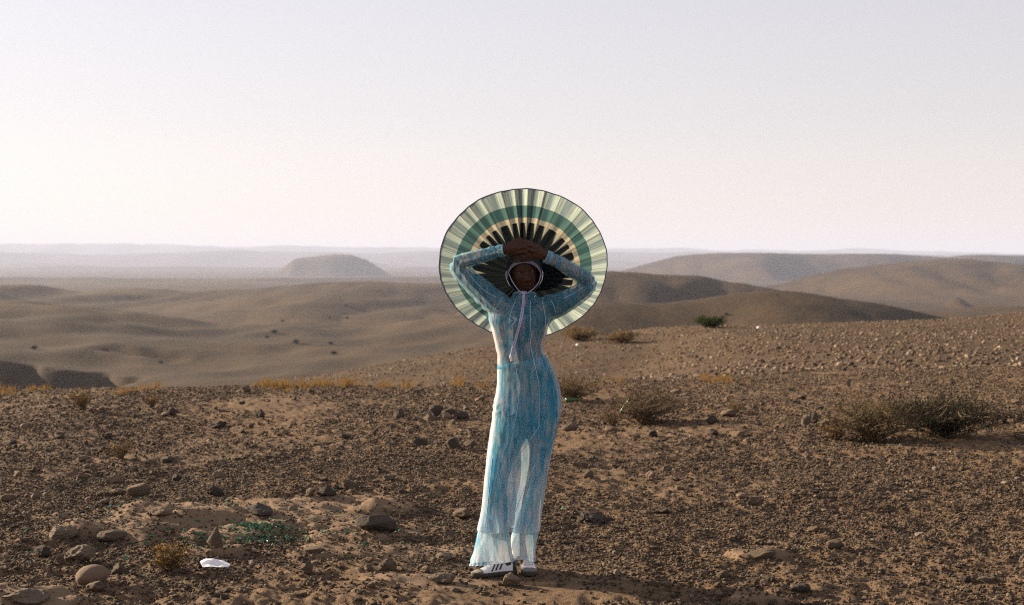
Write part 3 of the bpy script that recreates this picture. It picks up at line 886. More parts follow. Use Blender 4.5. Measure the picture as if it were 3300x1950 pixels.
# ---- trousers under the dress, flared at the hem
tm = MB()
tm.add(loft([r for r in torso_rings(0.009, 1148, 1368, dent=False)]))
TR = [(1270, 1625, 1690, .06, .02), (1300, 1606, 1700, .095, .02), (1345, 1594, 1705, .116, .018), (1400, 1585, 1700, .112, .01), (1500, 1572, 1652, .088, .0), (1570, 1563, 1634, .078, .0), (1650, 1552, 1636, .078, .005), (1700, 1544, 1639, .082, .01), (1768, 1526, 1648, .098, .02), (1806, 1514, 1657, .112, .03), (1828, 1510, 1662, .118, .03)]
TL = [(1270, 1720, 1780, .06, .02), (1300, 1700, 1796, .095, .02), (1345, 1692, 1801, .116, .02), (1400, 1698, 1792, .112, .02), (1500, 1714, 1767, .082, .03), (1570, 1700, 1757, .076, .04), (1650, 1676, 1745, .076, .07), (1700, 1656, 1737, .082, .09), (1750, 1649, 1729, .09, .11), (1800, 1656, 1722, .098, .12), (1826, 1657, 1722, .10, .12)]
for leg in (TR, TL):
    s = smooth_path(leg, 34)
    tm.add(loft([hring((l + r) / 2, y, (r - l) / 2, ry, 40, dy) for y, l, r, ry, dy in s]))
tme = fused(tm, 'trousers', 0.006, 6, 0.5)
cut(tme, P(1690, 1160, 0), Vector((-0.20, 0, 1)).normalized())
cut(tme, P(1590, 1815, 0), Vector((0.10, -0.12, -1)).normalized(), P(1588, 1840, 0.02), .19)
cut(tme, P(1690, 1806, .1), Vector((0, 0, -1)), P(1692, 1835, .12), .15)
def wrinkle_trousers(me):
    co = get_co(me); no = get_no(me); x, y, z = co.T
    lo = sstep(wz(1480, PD), wz(1760, PD), z)
    n1 = perlin3(np.stack([x * 24, y * 16, z * 2.2], 1)); n2 = perlin3(np.stack([x * 40, y * 30, z * 20], 1))
    bot = np.exp(-((z - .06) / .035) ** 2)
    d = 0.003 * n2 + lo * .010 * n1 + bot * .006 * np.sin(x * 170 + 3 * n2)
    set_co(me, co + no * d[:, None])
wrinkle_trousers(tme)
at = tme.attributes.new('glow_pale', 'FLOAT', 'POINT'); at.data.foreach_set('value', sstep(wz(1640, PD), wz(1800, PD), get_co(tme)[:, 2]).astype(np.float32))  # lower flares paled: sunlit glow put into the colour
trousers = link('trousers', tme, 'trouser_knit', person)
wb = []
for dz, g in ((-.003, .001), (.0, .0035), (-.022, .0045), (-.026, .002)):
    ring = hring((1602 + 1760) / 2, 1160, (1768 - 1603) / 2 + g * 600 - 7, .106 + g - .008, 72, .003, tilt=-.20)
    ring[:, 2] += dz; wb.append(ring)
link('waistband', MB().add(loft(wb, False)).mesh('waistband'), 'waistband_knit', trousers)
hem_tubes(tme, trousers, 'hem', 'seam_thread', .0016)

# ---- seams of the dress, laid on the cloth
bvh = BVHTree.FromPolygons([tuple(v.co) for v in dme.vertices], [tuple(p.vertices) for p in dme.polygons])
CAMV = Vector((0, 0, CAMZ))
def on_cloth(px, py, off=.0012):
    tgt = P(px, py, 0); dr = (tgt - CAMV).normalized()
    h = bvh.ray_cast(CAMV, dr)
    return (h[0] - dr * off) if h[0] is not None else None
SEAMS = [
    [(1622, 958), (1596, 998), (1589, 1040)],
    [(1662, 966), (1646, 1010), (1642, 1035), (1641, 1080), (1653, 1134), (1664, 1193), (1672, 1261), (1668, 1312), (1655, 1386), (1644, 1445), (1640, 1520), (1636, 1580)],
    [(1709, 968), (1709, 1040), (1712, 1080), (1709, 1105), (1716, 1145), (1729, 1202), (1737, 1250), (1737, 1349), (1734, 1420)],
    [(1747, 968), (1757, 1020), (1758, 1060)],
    [(1776, 968), (1786, 990), (1792, 1012)],
    [(1790, 1230), (1800, 1290), (1797, 1350), (1780, 1440), (1764, 1510)],
    [(1740, 1370), (1700, 1430), (1666, 1475), (1640, 1520)],
    [(1728, 1490), (1700, 1550), (1672, 1620), (1650, 1680)],
    [(1500, 868), (1525, 900), (1560, 935), (1600, 960)],
    [(1880, 925), (1850, 945), (1815, 962)],
    [(1586, 1480), (1578, 1560), (1570, 1640), (1562, 1700)]]
for sm in SEAMS:
    pts = [on_cloth(a, b) for a, b in smooth_path(sm, 10 * len(sm))]
    pts = [p for p in pts if p is not None]
    keep = [pts[0]]
    for p in pts[1:]:
        if abs(p.y - keep[-1].y) < .03: keep.append(p)
    if len(keep) > 3:
        link('seam', MB().add(tube(keep, .0014, 6)).mesh('seam'), 'seam_thread', dress)
# cuffs
for w, ax in ((wr, P(1622, 807, -.145) - P(1590, 815, -.13)), (wl_, P(1761, 826, -.145) - P(1796, 843, -.13))):
    ax = ax.normalized()
    v, f = tube([Vector(w) - ax * .026, Vector(w) - ax * .012, Vector(w) + ax * .002], [.0355, .0365, .0345], 28, False)
    link('cuff', MB().add((v, f)).mesh('cuff'), 'sheer_knit', dress)
# ---- shoes
def shoe(heel, toe, label, foot):
    heel, toe = Vector(heel), Vector(toe)
    L = (toe - heel).length; d = (toe - heel).normalized(); s = Vector((-d.y, d.x, 0)); up = Vector((0, 0, 1))
    T = np.linspace(0, 1, 26)
    wd = np.interp(T, [0, .04, .12, .3, .45, .62, .75, .88, .95, 1], [.010, .024, .032, .031, .030, .038, .041, .036, .025, .006])
    ht = np.interp(T, [0, .04, .12, .2, .35, .5, .65, .8, .92, 1], [.055, .072, .080, .074, .078, .068, .050, .037, .030, .020])
    def sec(i, g=0.0, n=16):
        r = []
        for k in range(n + 1):
            a = math.pi * k / n; ca, sa = math.cos(a), math.sin(a)
            w = (wd[i] + g) * math.copysign(abs(ca) ** .75, ca); h = .020 + (ht[i] - .020 + g) * sa ** .62
            r.append(tuple(heel + d * (T[i] * L) + s * w + up * h))
        return r
    def spt(t, a, g):
        w_ = float(np.interp(t, T, wd)); h_ = float(np.interp(t, T, ht)); ca, sa = math.cos(a), math.sin(a)
        return heel + d * (t * L) + s * ((w_ + g) * math.copysign(abs(ca) ** .75, ca)) + up * (.020 + (h_ - .020 + g) * sa ** .62)
    root = empty('shoe', heel); root.parent = person
    tag(root, label)
    M = Matrix.Translation(-heel)
    def put(name, mb, mat, smooth=True):
        mb.v = [tuple(Vector(v) - heel) for v in mb.v]
        return link(name, mb.mesh(name, smooth), mat, root)
    rings = [np.array(sec(i)) for i in range(26)]
    n = 17; q = [(i * n + j, i * n + j + 1, (i + 1) * n + j + 1, (i + 1) * n + j) for i in range(25) for j in range(n - 1)]
    up_mb = MB().add((np.concatenate(rings), q)); put('upper', up_mb, 'shoe_leather')
    # sole with a slightly wider welt
    sr = []
    for z, g in ((.0, .001), (.003, .004), (.018, .0045), (.023, .003)):
        ring = [tuple(heel + d * (T[i] * L * 1.01) + s * (wd[i] + g) + up * (z + .004 * max(0, T[i] - .85) / .15)) for i in range(26)] + [tuple(heel + d * (T[i] * L * 1.01) - s * (wd[i] + g) + up * (z + .004 * max(0, T[i] - .85) / .15)) for i in range(25, -1, -1)]
        sr.append(np.array(ring))
    put('sole', MB().add(loft(sr)), 'rubber_sole')
    # suede toe cap wrapping the front
    tc = MB(); tt = np.linspace(.80, .995, 8); aa = np.linspace(0, math.pi, 17)
    v = [tuple(spt(t, a, .0016)) for t in tt for a in aa]
    q = [(i * 17 + j, i * 17 + j + 1, (i + 1) * 17 + j + 1, (i + 1) * 17 + j) for i in range(7) for j in range(16)]
    put('toe_cap', tc.add((v, q)), 'suede')
    hc = MB(); tt = np.linspace(.005, .13, 6); aa = np.linspace(0, math.pi, 17)
    v = [tuple(spt(t, a, .0014)) for t in tt for a in aa]
    q = [(i * 17 + j, i * 17 + j + 1, (i + 1) * 17 + j + 1, (i + 1) * 17 + j) for i in range(5) for j in range(16)]
    put('heel_tab', hc.add((v, q)), 'black_stripe')
    for side in (0, 1):
        for k in range(3):
            t0 = .40 + k * .095
            v = []
            for j in range(9):
                f_ = j / 8; a = .12 + f_ * .95; a = a if side == 0 else math.pi - a
                for w in (0, 1):
                    v.append(tuple(spt(t0 + w * .042 - f_ * .10, a, .0022)))
            q = [(2 * j, 2 * j + 1, 2 * j + 3, 2 * j + 2) for j in range(8)]
            put('stripe', MB().add((v, q)), 'black_stripe')
    for k in range(5):
        t0 = .42 + k * .065
        pts = [spt(t0 + .01 * math.sin(f_ * 3), a, .003 + .002 * math.sin(f_ * math.pi)) for f_, a in zip(np.linspace(0, 1, 8), np.linspace(1.0, math.pi - 1.0, 8))]
        put('lace', MB().add(tube(pts, .0028, 6)), 'lace')
    return root
shoe((wx(1664, 7.76), 7.76, 0.004), (wx(1521, 7.66), 7.66, 0.004), 'white trainer with three dark stripes pointing left', 'r')
shoe((wx(1697, 7.93), 7.93, 0.004), (wx(1708, 7.67), 7.67, 0.004), 'white trainer with laces pointing at the camera', 'l')

# ------------------------------------------------------------------ the hat
hat = empty('sun_hat', P(1690, 885, .06))
tag(hat, 'huge pleated woven sun hat in green, teal and yellow bands held behind the head', 'hat')
HB = hat.location.copy()
NP_ = 30
NU, NV = 720, 60
TILT = math.tan(R(24))
V, UV = [], []
ci = (1690, 885); co_ = (1686, 848); ai, bi = 60, 57; ao, bo = 271, 240
jit = rng.normal(size=NP_ * 2) * 0.5
ampj = 0.75 + 0.5 * rng.random(NP_)
for j in range(NV):
    v = j / (NV - 1)
    for i in range(NU):
        u = i / NU; a = 2 * math.pi * u
        uw = u + 0.0075 * math.sin(2 * math.pi * 3 * u + .8) + 0.0048 * math.sin(2 * math.pi * 7 * u + 2.1) + 0.003 * math.sin(2 * math.pi * 11 * u)
        ph = uw * NP_ * 2 * math.pi
        k = int(u * NP_ * 2) % (NP_ * 2)
        ir = 1 + 0.006 * v * perlin2(np.array(math.cos(a) * 2.2 + 9), np.array(math.sin(a) * 2.2)) * 1.8
        cx = ci[0] * (1 - v) + co_[0] * v; cy = ci[1] * (1 - v) + co_[1] * v
        rx = ai * (1 - v) + ao * v; ry = bi * (1 - v) + bo * v
        scal = 1 + v * 0.0018 * math.cos(ph) * ampj[int(u * NP_)]
        px = cx + rx * ir * scal * math.cos(a); py = cy - ry * ir * scal * math.sin(a)
        # fold: sharp valleys between rounded pleats, growing outwards
        fold = abs(math.sin(ph / 2)) ** 0.7
        amp = (0.004 + 0.020 * v ** 0.8) * (0.75 + .25 * math.sin(5 * a) + .2 * math.sin(9 * a + 1))
        dy = .07 - (ci[1] - py) / 600 * TILT + 0.05 * v * v - amp * (fold - .5) + .012 * v * float(perlin2(np.array(math.cos(a) * 1.5), np.array(math.sin(a) * 1.5 + 3)))
        dy += max(0.0, -math.sin(a)) * v * .03
        p = P(px, py, dy); V.append(tuple(p - HB)); UV.append((uw, v))
q = ring_faces(NV, NU)
bm_ = mesh_np('brim', V, q, True)
uvl = bm_.uv_layers.new(name='UVMap')
li = np.empty(len(bm_.loops), np.int32); bm_.loops.foreach_get('vertex_index', li)
uva = np.array(UV)[li]
qq = li.reshape(-1, 4) % NU
uu_ = uva[:, 0].reshape(-1, 4); wrap = (uu_.max(1) - uu_.min(1)) > .5
uu_[wrap] = np.where(uu_[wrap] < .5, uu_[wrap] + 1, uu_[wrap])
uva[:, 0] = uu_.ravel()
uvl.data.foreach_set('uv', uva.astype(np.float32).ravel())
link('brim', bm_, 'hat_straw', hat)
rim = [Vector(V[(NV - 1) * NU + i]) for i in range(0, NU, 2)]; rim.append(rim[0])
link('rim_binding', MB().add(tube(rim, .0030, 8, False)).mesh('rim_binding'), 'hat_binding', hat)
# crown: a deep bowl behind the brim, its axis leaning back and up
ax = Vector((0, math.cos(R(24)), math.sin(R(24)))).normalized(); xx = Vector((1, 0, 0)); yy = ax.cross(xx)
cc = P(1690, 885, .07) - HB
rings = []
for t in np.linspace(0, 1, 14):
    rr_ = .1 * math.cos(t * math.pi / 2 * .96) ** .45; dd = .115 * math.sin(t * math.pi / 2)
    rings.append(np.array([tuple(cc + ax * dd + xx * rr_ * math.cos(a) + yy * rr_ * math.sin(a)) for a in np.linspace(0, 2 * math.pi, 64, endpoint=False)]))
v, f = loft(rings, False)
v = np.concatenate([v, rings[-1].mean(0)[None]]); f += [(len(v) - 1, 13 * 64 + j, 13 * 64 + (j + 1) % 64) for j in range(64)]
link('crown', MB().add((v, f)).mesh('crown'), 'hat_crown_straw', hat)
# sweatband round the forehead
bc = P(1690, 887, -.012) - HB; rings = []
for dd, rr_ in ((-.036, .0885), (-.035, .0900), (-.014, .0925), (.0, .0935)):
    rings.append(np.array([tuple(bc + ax * dd + xx * rr_ * math.cos(a) * 1.0 + yy * rr_ * math.sin(a) * 1.0) for a in np.linspace(0, 2 * math.pi, 72, endpoint=False)]))
link('headband', MB().add(loft(rings, False)).mesh('headband'), 'band_cloth', hat)
rings = []
for dd, rr_ in ((-.002, .0930), (.03, .097), (.06, .0985), (.09, .100)):
    rings.append(np.array([tuple(bc + ax * dd + xx * rr_ * math.cos(a) + yy * rr_ * math.sin(a)) for a in np.linspace(0, 2 * math.pi, 72, endpoint=False)]))
link('crown_lining', MB().add(loft(rings, False)).mesh('crown_lining'), 'hat_crown_straw', hat)
# chin cord, knot and hanging ends
def cordtube(name, pts, rad, mat, parent=hat):
    s = smooth_path([tuple(P(*p) - HB) for p in pts], 10 * len(pts))
    return link(name, MB().add(tube(s, rad, 8)).mesh(name), mat, parent)
cordtube('chin_cord', [(1640, 880, -.045), (1646, 897, -.075), (1656, 915, -.090), (1670, 934, -.098), (1684, 946, -.100)], .0022, 'cord')
cordtube('chin_cord', [(1742, 880, -.045), (1738, 905, -.07), (1722, 928, -.09), (1700, 944, -.098), (1686, 946, -.100)], .0022, 'cord')
cordtube('knot', [(1682, 943, -.104), (1687, 947, -.106), (1690, 951, -.104)], .006, 'cord')
cordtube('bow_loop', [(1686, 946, -.104), (1692, 943, -.108), (1696, 942, -.106), (1690, 948, -.106)], .0022, 'cord')
def hang(pts, rad):
    out = []
    for a, b in smooth_path(pts, 10 * len(pts)):
        p = on_cloth(a, b, .006) if b > 985 else None
        out.append(p if p is not None else P(a, b, -.112))
    y = [p.y for p in out]
    for i in range(len(out)):                       # hangs straight over hollows in the cloth
        w = y[max(0, i - 7):i + 8]; t = min(y[i], sum(w) / len(w) - .002)
        out[i] = CAMV + (out[i] - CAMV) * (t / out[i].y)
    return [p - HB for p in out]
s1 = hang([(1686, 950), (1683, 985), (1676, 1030), (1664, 1078), (1652, 1120), (1646, 1148)], 0)
s2 = hang([(1689, 950), (1688, 985), (1681, 1030), (1668, 1080), (1656, 1125), (1649, 1156)], 0)
for s_ in (s1, s2):
    v, f = tube(s_, .0036, 8, ell=(Vector((0, 1, 0)), .45)); link('cord_end', MB().add((v, f)).mesh('cord_end'), 'cord', hat)
    e = s_[-1]; link('cord_tip', MB().add(tube([e + Vector((0, -.002, .008)), e + Vector((-.001, -.003, -.004)), e + Vector((-.002, -.003, -.016))], [.004, .005, .0035], 8)).mesh('cord_tip'), 'cord_tip', hat)

# ------------------------------------------------------------------ stones
def stone_mesh(name, seed, sub, cuts=6, rough=0.12, flat=1.0, smooth=False, taper=0.0):
    r = np.random.default_rng(seed)
    bm = bmesh.new(); bmesh.ops.create_icosphere(bm, subdivisions=sub, radius=1.0)
    co = np.array([tuple(v.co) for v in bm.verts])
    for k in range(cuts):                                   # broken faces
        n = r.normal(size=3); n /= np.linalg.norm(n); d = r.uniform(.45, .85)
        t = co @ n - d; co = co - np.where(t > 0, t * .93, 0)[:, None] * n[None]
    o = r.uniform(0, 50, 3)
    dirn = co / np.maximum(np.linalg.norm(co, axis=1), 1e-6)[:, None]
    co = co + dirn * (rough * perlin3(co * 1.6 + o) + rough * .55 * perlin3(co * 4.1 + o) + rough * .35 * perlin3(co * 9 + o) + rough * .2 * perlin3(co * 19 + o))[:, None]
    co[:, 2] *= flat
    if taper:
        k = 1 - taper * np.clip((co[:, 2] + .6) / 1.4, 0, 1); co[:, 0] *= k; co[:, 1] *= k
    lo, hi = co.min(0), co.max(0)
    co = (co - (lo + hi) / 2) / ((hi - lo) / 2)             # fits a 2 x 2 x 2 box
    for v, c in zip(bm.verts, co): v.co = c
    me = bpy.data.meshes.new(name); bm.to_mesh(me); bm.free()
    me.polygons.foreach_set('use_smooth', [smooth] * len(me.polygons))
    return me

def put_stone(px, py, w, h, label, mat, seed, depth=0.8, cuts=9, rough=.12, rz=None, tilt=(0, 0), sink=0.18, name='stone', sub=4, smooth=False, taper=0.0):
    """px: photo column of the middle, py: photo row of the foot, w and h: size in photo pixels"""
    x, y, z = on_ground(px, py)
    W, H = w / F * y, h / F * y
    me = stone_mesh(name, seed, sub, cuts, rough, 1, smooth, taper)
    o = link(name, me, mat)
    o.scale = (W / 2, W / 2 * depth, H / 2 * (1 + sink))
    o.location = (x, y + W / 2 * depth * .6, z + H / 2 * (1 - sink))
    o.rotation_euler = (R(tilt[0]), R(tilt[1]), rz if rz is not None else (seed * 1.7) % .6 - .3)
    tag(o, label, 'stone', 'single stones lying on the gravel')
    return o
ST = [
 (290, 1889, 106, 60, 'smooth rounded brown boulder at lower left, biggest round stone', 'brown_stone', 1, dict(cuts=1, rough=.05, tilt=(0, -8), smooth=True)),
 (1209, 1714, 140, 52, 'large dark brown wedge-shaped rock lying on bare clay', 'dark_stone', 2, dict(cuts=9, rough=.06, tilt=(0, 10), taper=.35)),
 (694, 1765, 56, 68, 'upright pointed stone with green glass round its foot', 'tan_stone', 3, dict(cuts=8, rough=.07, depth=.6, tilt=(0, 10), taper=.85)),
 (442, 1606, 74, 38, 'rounded tan rock with a flat top in the left row of rocks', 'tan_stone', 4, dict(cuts=4, rough=.07)),
 (372, 1603, 54, 24, 'low tan stone just left of the flat-topped rounded rock', 'tan_stone', 5, {}),
 (113, 1614, 32, 34, 'small pale pointed stone near the left edge', 'pale_stone', 6, dict(cuts=9)),
 (513, 1663, 78, 25, 'long low reddish stone at the back edge of the clay', 'brown_stone', 7, {}),
 (529, 1343, 36, 14, 'pale slab leaning against a dark round stone', 'pale_stone', 8, dict(tilt=(0, -25))),
 (553, 1340, 27, 28, 'dark round stone with a pale slab leaning on it', 'dark_stone', 9, dict(cuts=4)),
 (838, 1346, 34, 26, 'dark pyramid-shaped stone on the far gravel, left of centre', 'dark_stone', 10, dict(cuts=9, taper=.7)),
 (698, 1380, 60, 21, 'low dark lump of rock on the far left gravel', 'dark_stone', 11, dict(rough=.2)),
 (1405, 1342, 48, 34, 'dark rock on top of the stone pile left of the person', 'dark_stone', 12, {}),
 (1462, 1334, 64, 20, 'pale flat slab in the stone pile left of the person', 'pale_stone', 13, dict(depth=.6)),
 (1438, 1352, 30, 16, 'small bright stone in the stone pile left of the person', 'pale_stone', 14, {}),
 (1390, 1356, 56, 18, 'brown stone at the foot of the stone pile left of the person', 'tan_stone', 15, {}),
 (1490, 1350, 40, 24, 'dark stone at the right end of the stone pile beside the person', 'dark_stone', 16, {}),
 (1460, 1446, 44, 36, 'dark square block of stone left of the person', 'dark_stone', 17, dict(cuts=12, rough=.04)),
 (1354, 1433, 52, 21, 'low dark stone beside the dark square block', 'dark_stone', 18, {}),
 (197, 1738, 96, 38, 'pale half-buried rock above the smooth brown boulder', 'pale_stone', 19, dict(rough=.15)),
 (356, 1751, 100, 36, 'broad smooth tan rock between the pale half-buried rock and the clay', 'tan_stone', 20, dict(cuts=3, rough=.08)),
 (250, 1814, 104, 50, 'big crumbly pale rock behind the smooth brown boulder', 'pale_stone', 21, dict(rough=.22)),
 (132, 1799, 58, 36, 'dark stone touching the crumbly pale rock', 'dark_stone', 22, {}),
 (190, 1822, 30, 30, 'small tan upright stone in front of the crumbly pale rock', 'tan_stone', 23, {}),
 (988, 1856, 42, 38, 'pinkish angular stone right of the white scrap', 'tan_stone', 24, dict(cuts=9)),
 (1248, 1840, 62, 36, 'crumbly tan rock on the clay left of the striped shoe', 'tan_stone', 25, dict(rough=.2)),
 (1424, 1884, 92, 32, 'flat crumbly pale rock left of the striped shoe, nearest to it', 'pale_stone', 26, dict(rough=.2)),
 (1010, 1789, 62, 21, 'long pale stone lying on the front clay patch', 'pale_stone', 27, dict(depth=.5)),
 (875, 1753, 20, 19, 'left of two small dark stones beside the glass heap', 'dark_stone', 28, {}),
 (912, 1752, 22, 22, 'right of two small dark stones beside the glass heap', 'dark_stone', 29, {}),
 (830, 1664, 108, 36, 'dark triangular rock rising from the back of the clay', 'dark_stone', 30, dict(cuts=10, rough=.1, taper=.8)),
 (1649, 1893, 64, 46, 'grey block of stone in front of the shoes', 'gravel_stone', 31, dict(cuts=8, rough=.08)),
 (2097, 1544, 34, 23, 'small brown stone out on the open gravel right of the person', 'brown_stone', 32, {}),
 (2426, 1627, 40, 25, 'yellowish faceted stone on the right-hand gravel', 'tan_stone', 33, dict(cuts=9)),
 (2394, 1607, 42, 17, 'low brown stone just behind the yellowish faceted stone', 'brown_stone', 34, {}),
 (2334, 1867, 44, 25, 'rounded tan stone near the bottom, right of the shadow', 'tan_stone', 35, dict(cuts=4)),
 (2296, 1368, 37, 29, 'dark upright stone between the thin shrub and the stone cluster', 'dark_stone', 36, dict(cuts=8)),
 (1838, 1389, 56, 25, 'pale rounded stone right behind the hip of the person', 'pale_stone', 37, {}),
 (1868, 1785, 28, 21, 'small dark stone on the gravel right of the trousers', 'dark_stone', 38, {}),
 (2600, 1372, 34, 36, 'pale rock at the left of the cluster beside the right-hand bush', 'pale_stone', 39, {}),
 (2632, 1366, 40, 34, 'dark rock in the cluster beside the right-hand bush', 'dark_stone', 40, {}),
 (2655, 1384, 38, 30, 'tan rock at the foot of the cluster beside the right-hand bush', 'tan_stone', 41, {}),
 (2668, 1360, 20, 36, 'tall thin pale rock in the cluster beside the right-hand bush', 'pale_stone', 42, dict(tilt=(0, 12))),
 (2694, 1380, 40, 30, 'dark rock between the cluster and the right-hand bush', 'dark_stone', 43, {}),
 (2735, 1245, 16, 26, 'small white upright stone above the right-hand bush', 'pale_stone', 44, {}),
 (2892, 1816, 32, 20, 'small orange-tan stone in the lower right', 'tan_stone', 45, {}),
 (3113, 1881, 38, 22, 'dark stone near the lower right corner', 'dark_stone', 46, {}),
 (3188, 1876, 70, 17, 'flat pale slab near the lower right corner', 'pale_stone', 47, dict(depth=.6)),
 (2318, 1929, 24, 20, 'small round stone at the bottom edge, right of the shadow', 'brown_stone', 48, dict(cuts=3)),
 (2580, 1916, 66, 28, 'dark lumpy rock at the bottom, right of centre', 'dark_stone', 49, dict(rough=.2)),
 (2109, 1893, 34, 20, 'tan stone in the edge of the long shadow', 'tan_stone', 50, {}),
 (2462, 1889, 28, 22, 'brown stone above the dark lumpy rock', 'brown_stone', 51, {}),
 (1915, 1690, 120, 34, 'dark crumbly mound of rock right of the trousers', 'dark_stone', 52, dict(rough=.24, sink=.5)),
 (2440, 1806, 130, 26, 'smooth pinkish slab rising to the right on the gravel', 'tan_stone', 53, dict(cuts=10, rough=.06, tilt=(0, -8), depth=.45, sink=.4)),
 (75, 1948, 150, 40, 'pale crumbly rock at the lower left corner', 'pale_stone', 54, dict(rough=.22, sink=.4)),
 (1000, 1600, 30, 26, 'small pale pointed stone above the clay', 'pale_stone', 55, {}),
 (1050, 1606, 66, 34, 'dark triangular stone beside the small pale pointed one', 'dark_stone', 56, dict(cuts=9, taper=.7)),
 (690, 1600, 62, 30, 'dark rock behind the clay, right of the flat-topped rounded rock', 'dark_stone', 57, {}),
 (1110, 1415, 40, 15, 'low dark stone far left of the person', 'dark_stone', 58, {}),
 (325, 1458, 26, 20, 'black stone on the left gravel behind a straw tuft', 'dark_stone', 59, {}),
]
for px, py, w, h, lab, mat, seed, kw in ST:
    put_stone(px, py, w, h, lab, mat, seed, **kw)

# many more middle-sized stones, each one its own
mids = [stone_mesh('stone', 300 + k, 3, 9 + k % 4, .12 + .05 * (k % 3), 1, k % 3 == 0) for k in range(10)]
for me, mt in zip(mids, ['gravel_stone', 'gravel_stone', 'dark_stone', 'tan_stone', 'gravel_stone', 'pale_stone', 'tan_stone', 'gravel_stone', 'dark_stone', 'brown_stone']):
    me.materials.append(MATS[mt])
cx, cy, cs = [], [], []
while len(cx) < 235:
    y = 6.9 + 12.6 * rng.random() ** .9; x = (rng.random() - .5) * .78 * y
    dens = .55 + .5 * float(perlin2(np.array(x * .5 + 3), np.array(y * .35))) + (.25 if x < 0 else -.1)
    if rng.random() > dens: continue
    if abs(x - .05) < .32 and abs(y - 7.75) < .45: continue
    if float(clay_field(np.array([x]), np.array([y]))[1][0]) > .4 and rng.random() < .75: continue
    cx.append(x); cy.append(y); cs.append(.014 + .032 * rng.random() ** 2.2 * (1 + y / 16))
zz = terrain(np.array(cx), np.array(cy))[0]
for k, (x, y, s_, z) in enumerate(zip(cx, cy, cs, zz)):
    o = bpy.data.objects.new('small_stone', mids[k % 10]); col.objects.link(o)
    f = rng.uniform(.45, .85)
    o.location = (x, y, z + s_ * f * .55); o.scale = (s_ * rng.uniform(.8, 1.3), s_ * rng.uniform(.7, 1.1), s_ * f)
    o.rotation_euler = (rng.normal() * .2, rng.normal() * .2, rng.random() * 6.28)
    tone = {'gravel_stone': 'mottled brown', 'dark_stone': 'dark grey-brown', 'tan_stone': 'tan', 'pale_stone': 'pale', 'brown_stone': 'smooth brown'}[mids[k % 10].materials[0].name]
    where = ('close to the bottom edge' if y < 8.6 else 'in the middle of the foreground' if y < 12.5 else 'on the far gravel below the crest') + (', left of the person' if x < 0 else ', right of the person')
    tag(o, '%s fist-sized stone %s' % (tone, where), 'stone', 'fist-sized stones scattered over the gravel')

# gravel too small to count
def scatter(name, pts, scl, rot, idx, meshes, label):
    src = bpy.data.collections.new(name + '_kinds')
    for k, me in enumerate(meshes):
        src.objects.link(bpy.data.objects.new('%s_kind_%02d' % (name, k), me))
    me = bpy.data.meshes.new(name); me.vertices.add(len(pts)); me.vertices.foreach_set('co', np.asarray(pts, np.float32).ravel())
    for nm, ty, arr, key in (('scl', 'FLOAT_VECTOR', scl, 'vector'), ('rot', 'FLOAT_VECTOR', rot, 'vector')):
        at = me.attributes.new(nm, ty, 'POINT'); at.data.foreach_set(key, np.asarray(arr, np.float32).ravel())
    at = me.attributes.new('idx', 'INT', 'POINT'); at.data.foreach_set('value', np.asarray(idx, np.int32))
    o = link(name, me)
    ng = bpy.data.node_groups.new(name, 'GeometryNodeTree')
    ng.interface.new_socket('Geometry', in_out='INPUT', socket_type='NodeSocketGeometry')
    ng.interface.new_socket('Geometry', in_out='OUTPUT', socket_type='NodeSocketGeometry')
    N, Lk = ng.nodes, ng.links
    gi, go = N.new('NodeGroupInput'), N.new('NodeGroupOutput')
    ci_ = N.new('GeometryNodeCollectionInfo'); ci_.inputs['Collection'].default_value = src
    ci_.inputs['Separate Children'].default_value = True; ci_.inputs['Reset Children'].default_value = True
    ip = N.new('GeometryNodeInstanceOnPoints'); ip.inputs['Pick Instance'].default_value = True
    def attr(nm, ty):
        a = N.new('GeometryNodeInputNamedAttribute'); a.data_type = ty; a.inputs['Name'].default_value = nm
        return a.outputs['Attribute']
    Lk.new(gi.outputs[0], ip.inputs['Points']); Lk.new(ci_.outputs[0], ip.inputs['Instance'])
    Lk.new(attr('idx', 'INT'), ip.inputs['Instance Index'])
    e2r = N.new('FunctionNodeEulerToRotation'); Lk.new(attr('rot', 'FLOAT_VECTOR'), e2r.inputs[0]); Lk.new(e2r.outputs[0], ip.inputs['Rotation'])
    Lk.new(attr('scl', 'FLOAT_VECTOR'), ip.inputs['Scale']); Lk.new(ip.outputs[0], go.inputs[0])
    md = o.modifiers.new('scatter', 'NODES'); md.node_group = ng
    tag(o, label, kind='stuff')
    return o

peb = [stone_mesh('pebble', 500 + k, 2 if k < 5 else 1, 5, .16, 1, False) for k in range(12)]
for me in peb: me.materials.append(MATS['gravel_stone'])

def gravel_layer(name, n, y0, y1, s0, s1, power, label, half=.47, clay_keep=.25, meshes=peb, dens=None):
    u = rng.random(n); y = np.sqrt(y0 ** 2 + u * (y1 ** 2 - y0 ** 2)); x = (rng.random(n) * 2 - 1) * half * y
    keep = np.ones(n, bool)
    cm = clay_field(x, y)[1]
    patch = .72 + .95 * fbm2(x * .55, y * .38, 4, .6)
    if dens is not None: patch = dens(x, y)
    keep &= rng.random(n) < patch * (1 - cm * (1 - clay_keep))
    x, y = x[keep], y[keep]; m_ = len(x)
    z = terrain(x, y)[0]
    s = s0 + (s1 - s0) * rng.random(m_) ** power
    f = rng.uniform(.4, .85, m_)
    scl = np.stack([s * rng.uniform(.75, 1.25, m_), s * rng.uniform(.7, 1.1, m_), s * f], 1)
    near = (np.abs(x - .05) < .2) & (np.abs(y - 7.75) < .25)
    scl[near] *= .5
    rot = np.stack([rng.normal(size=m_) * .35, rng.normal(size=m_) * .35, rng.random(m_) * 6.28], 1)
    scatter(name, np.stack([x, y, z + s * f * .35], 1), scl, rot, rng.integers(0, len(meshes), m_), meshes, label)
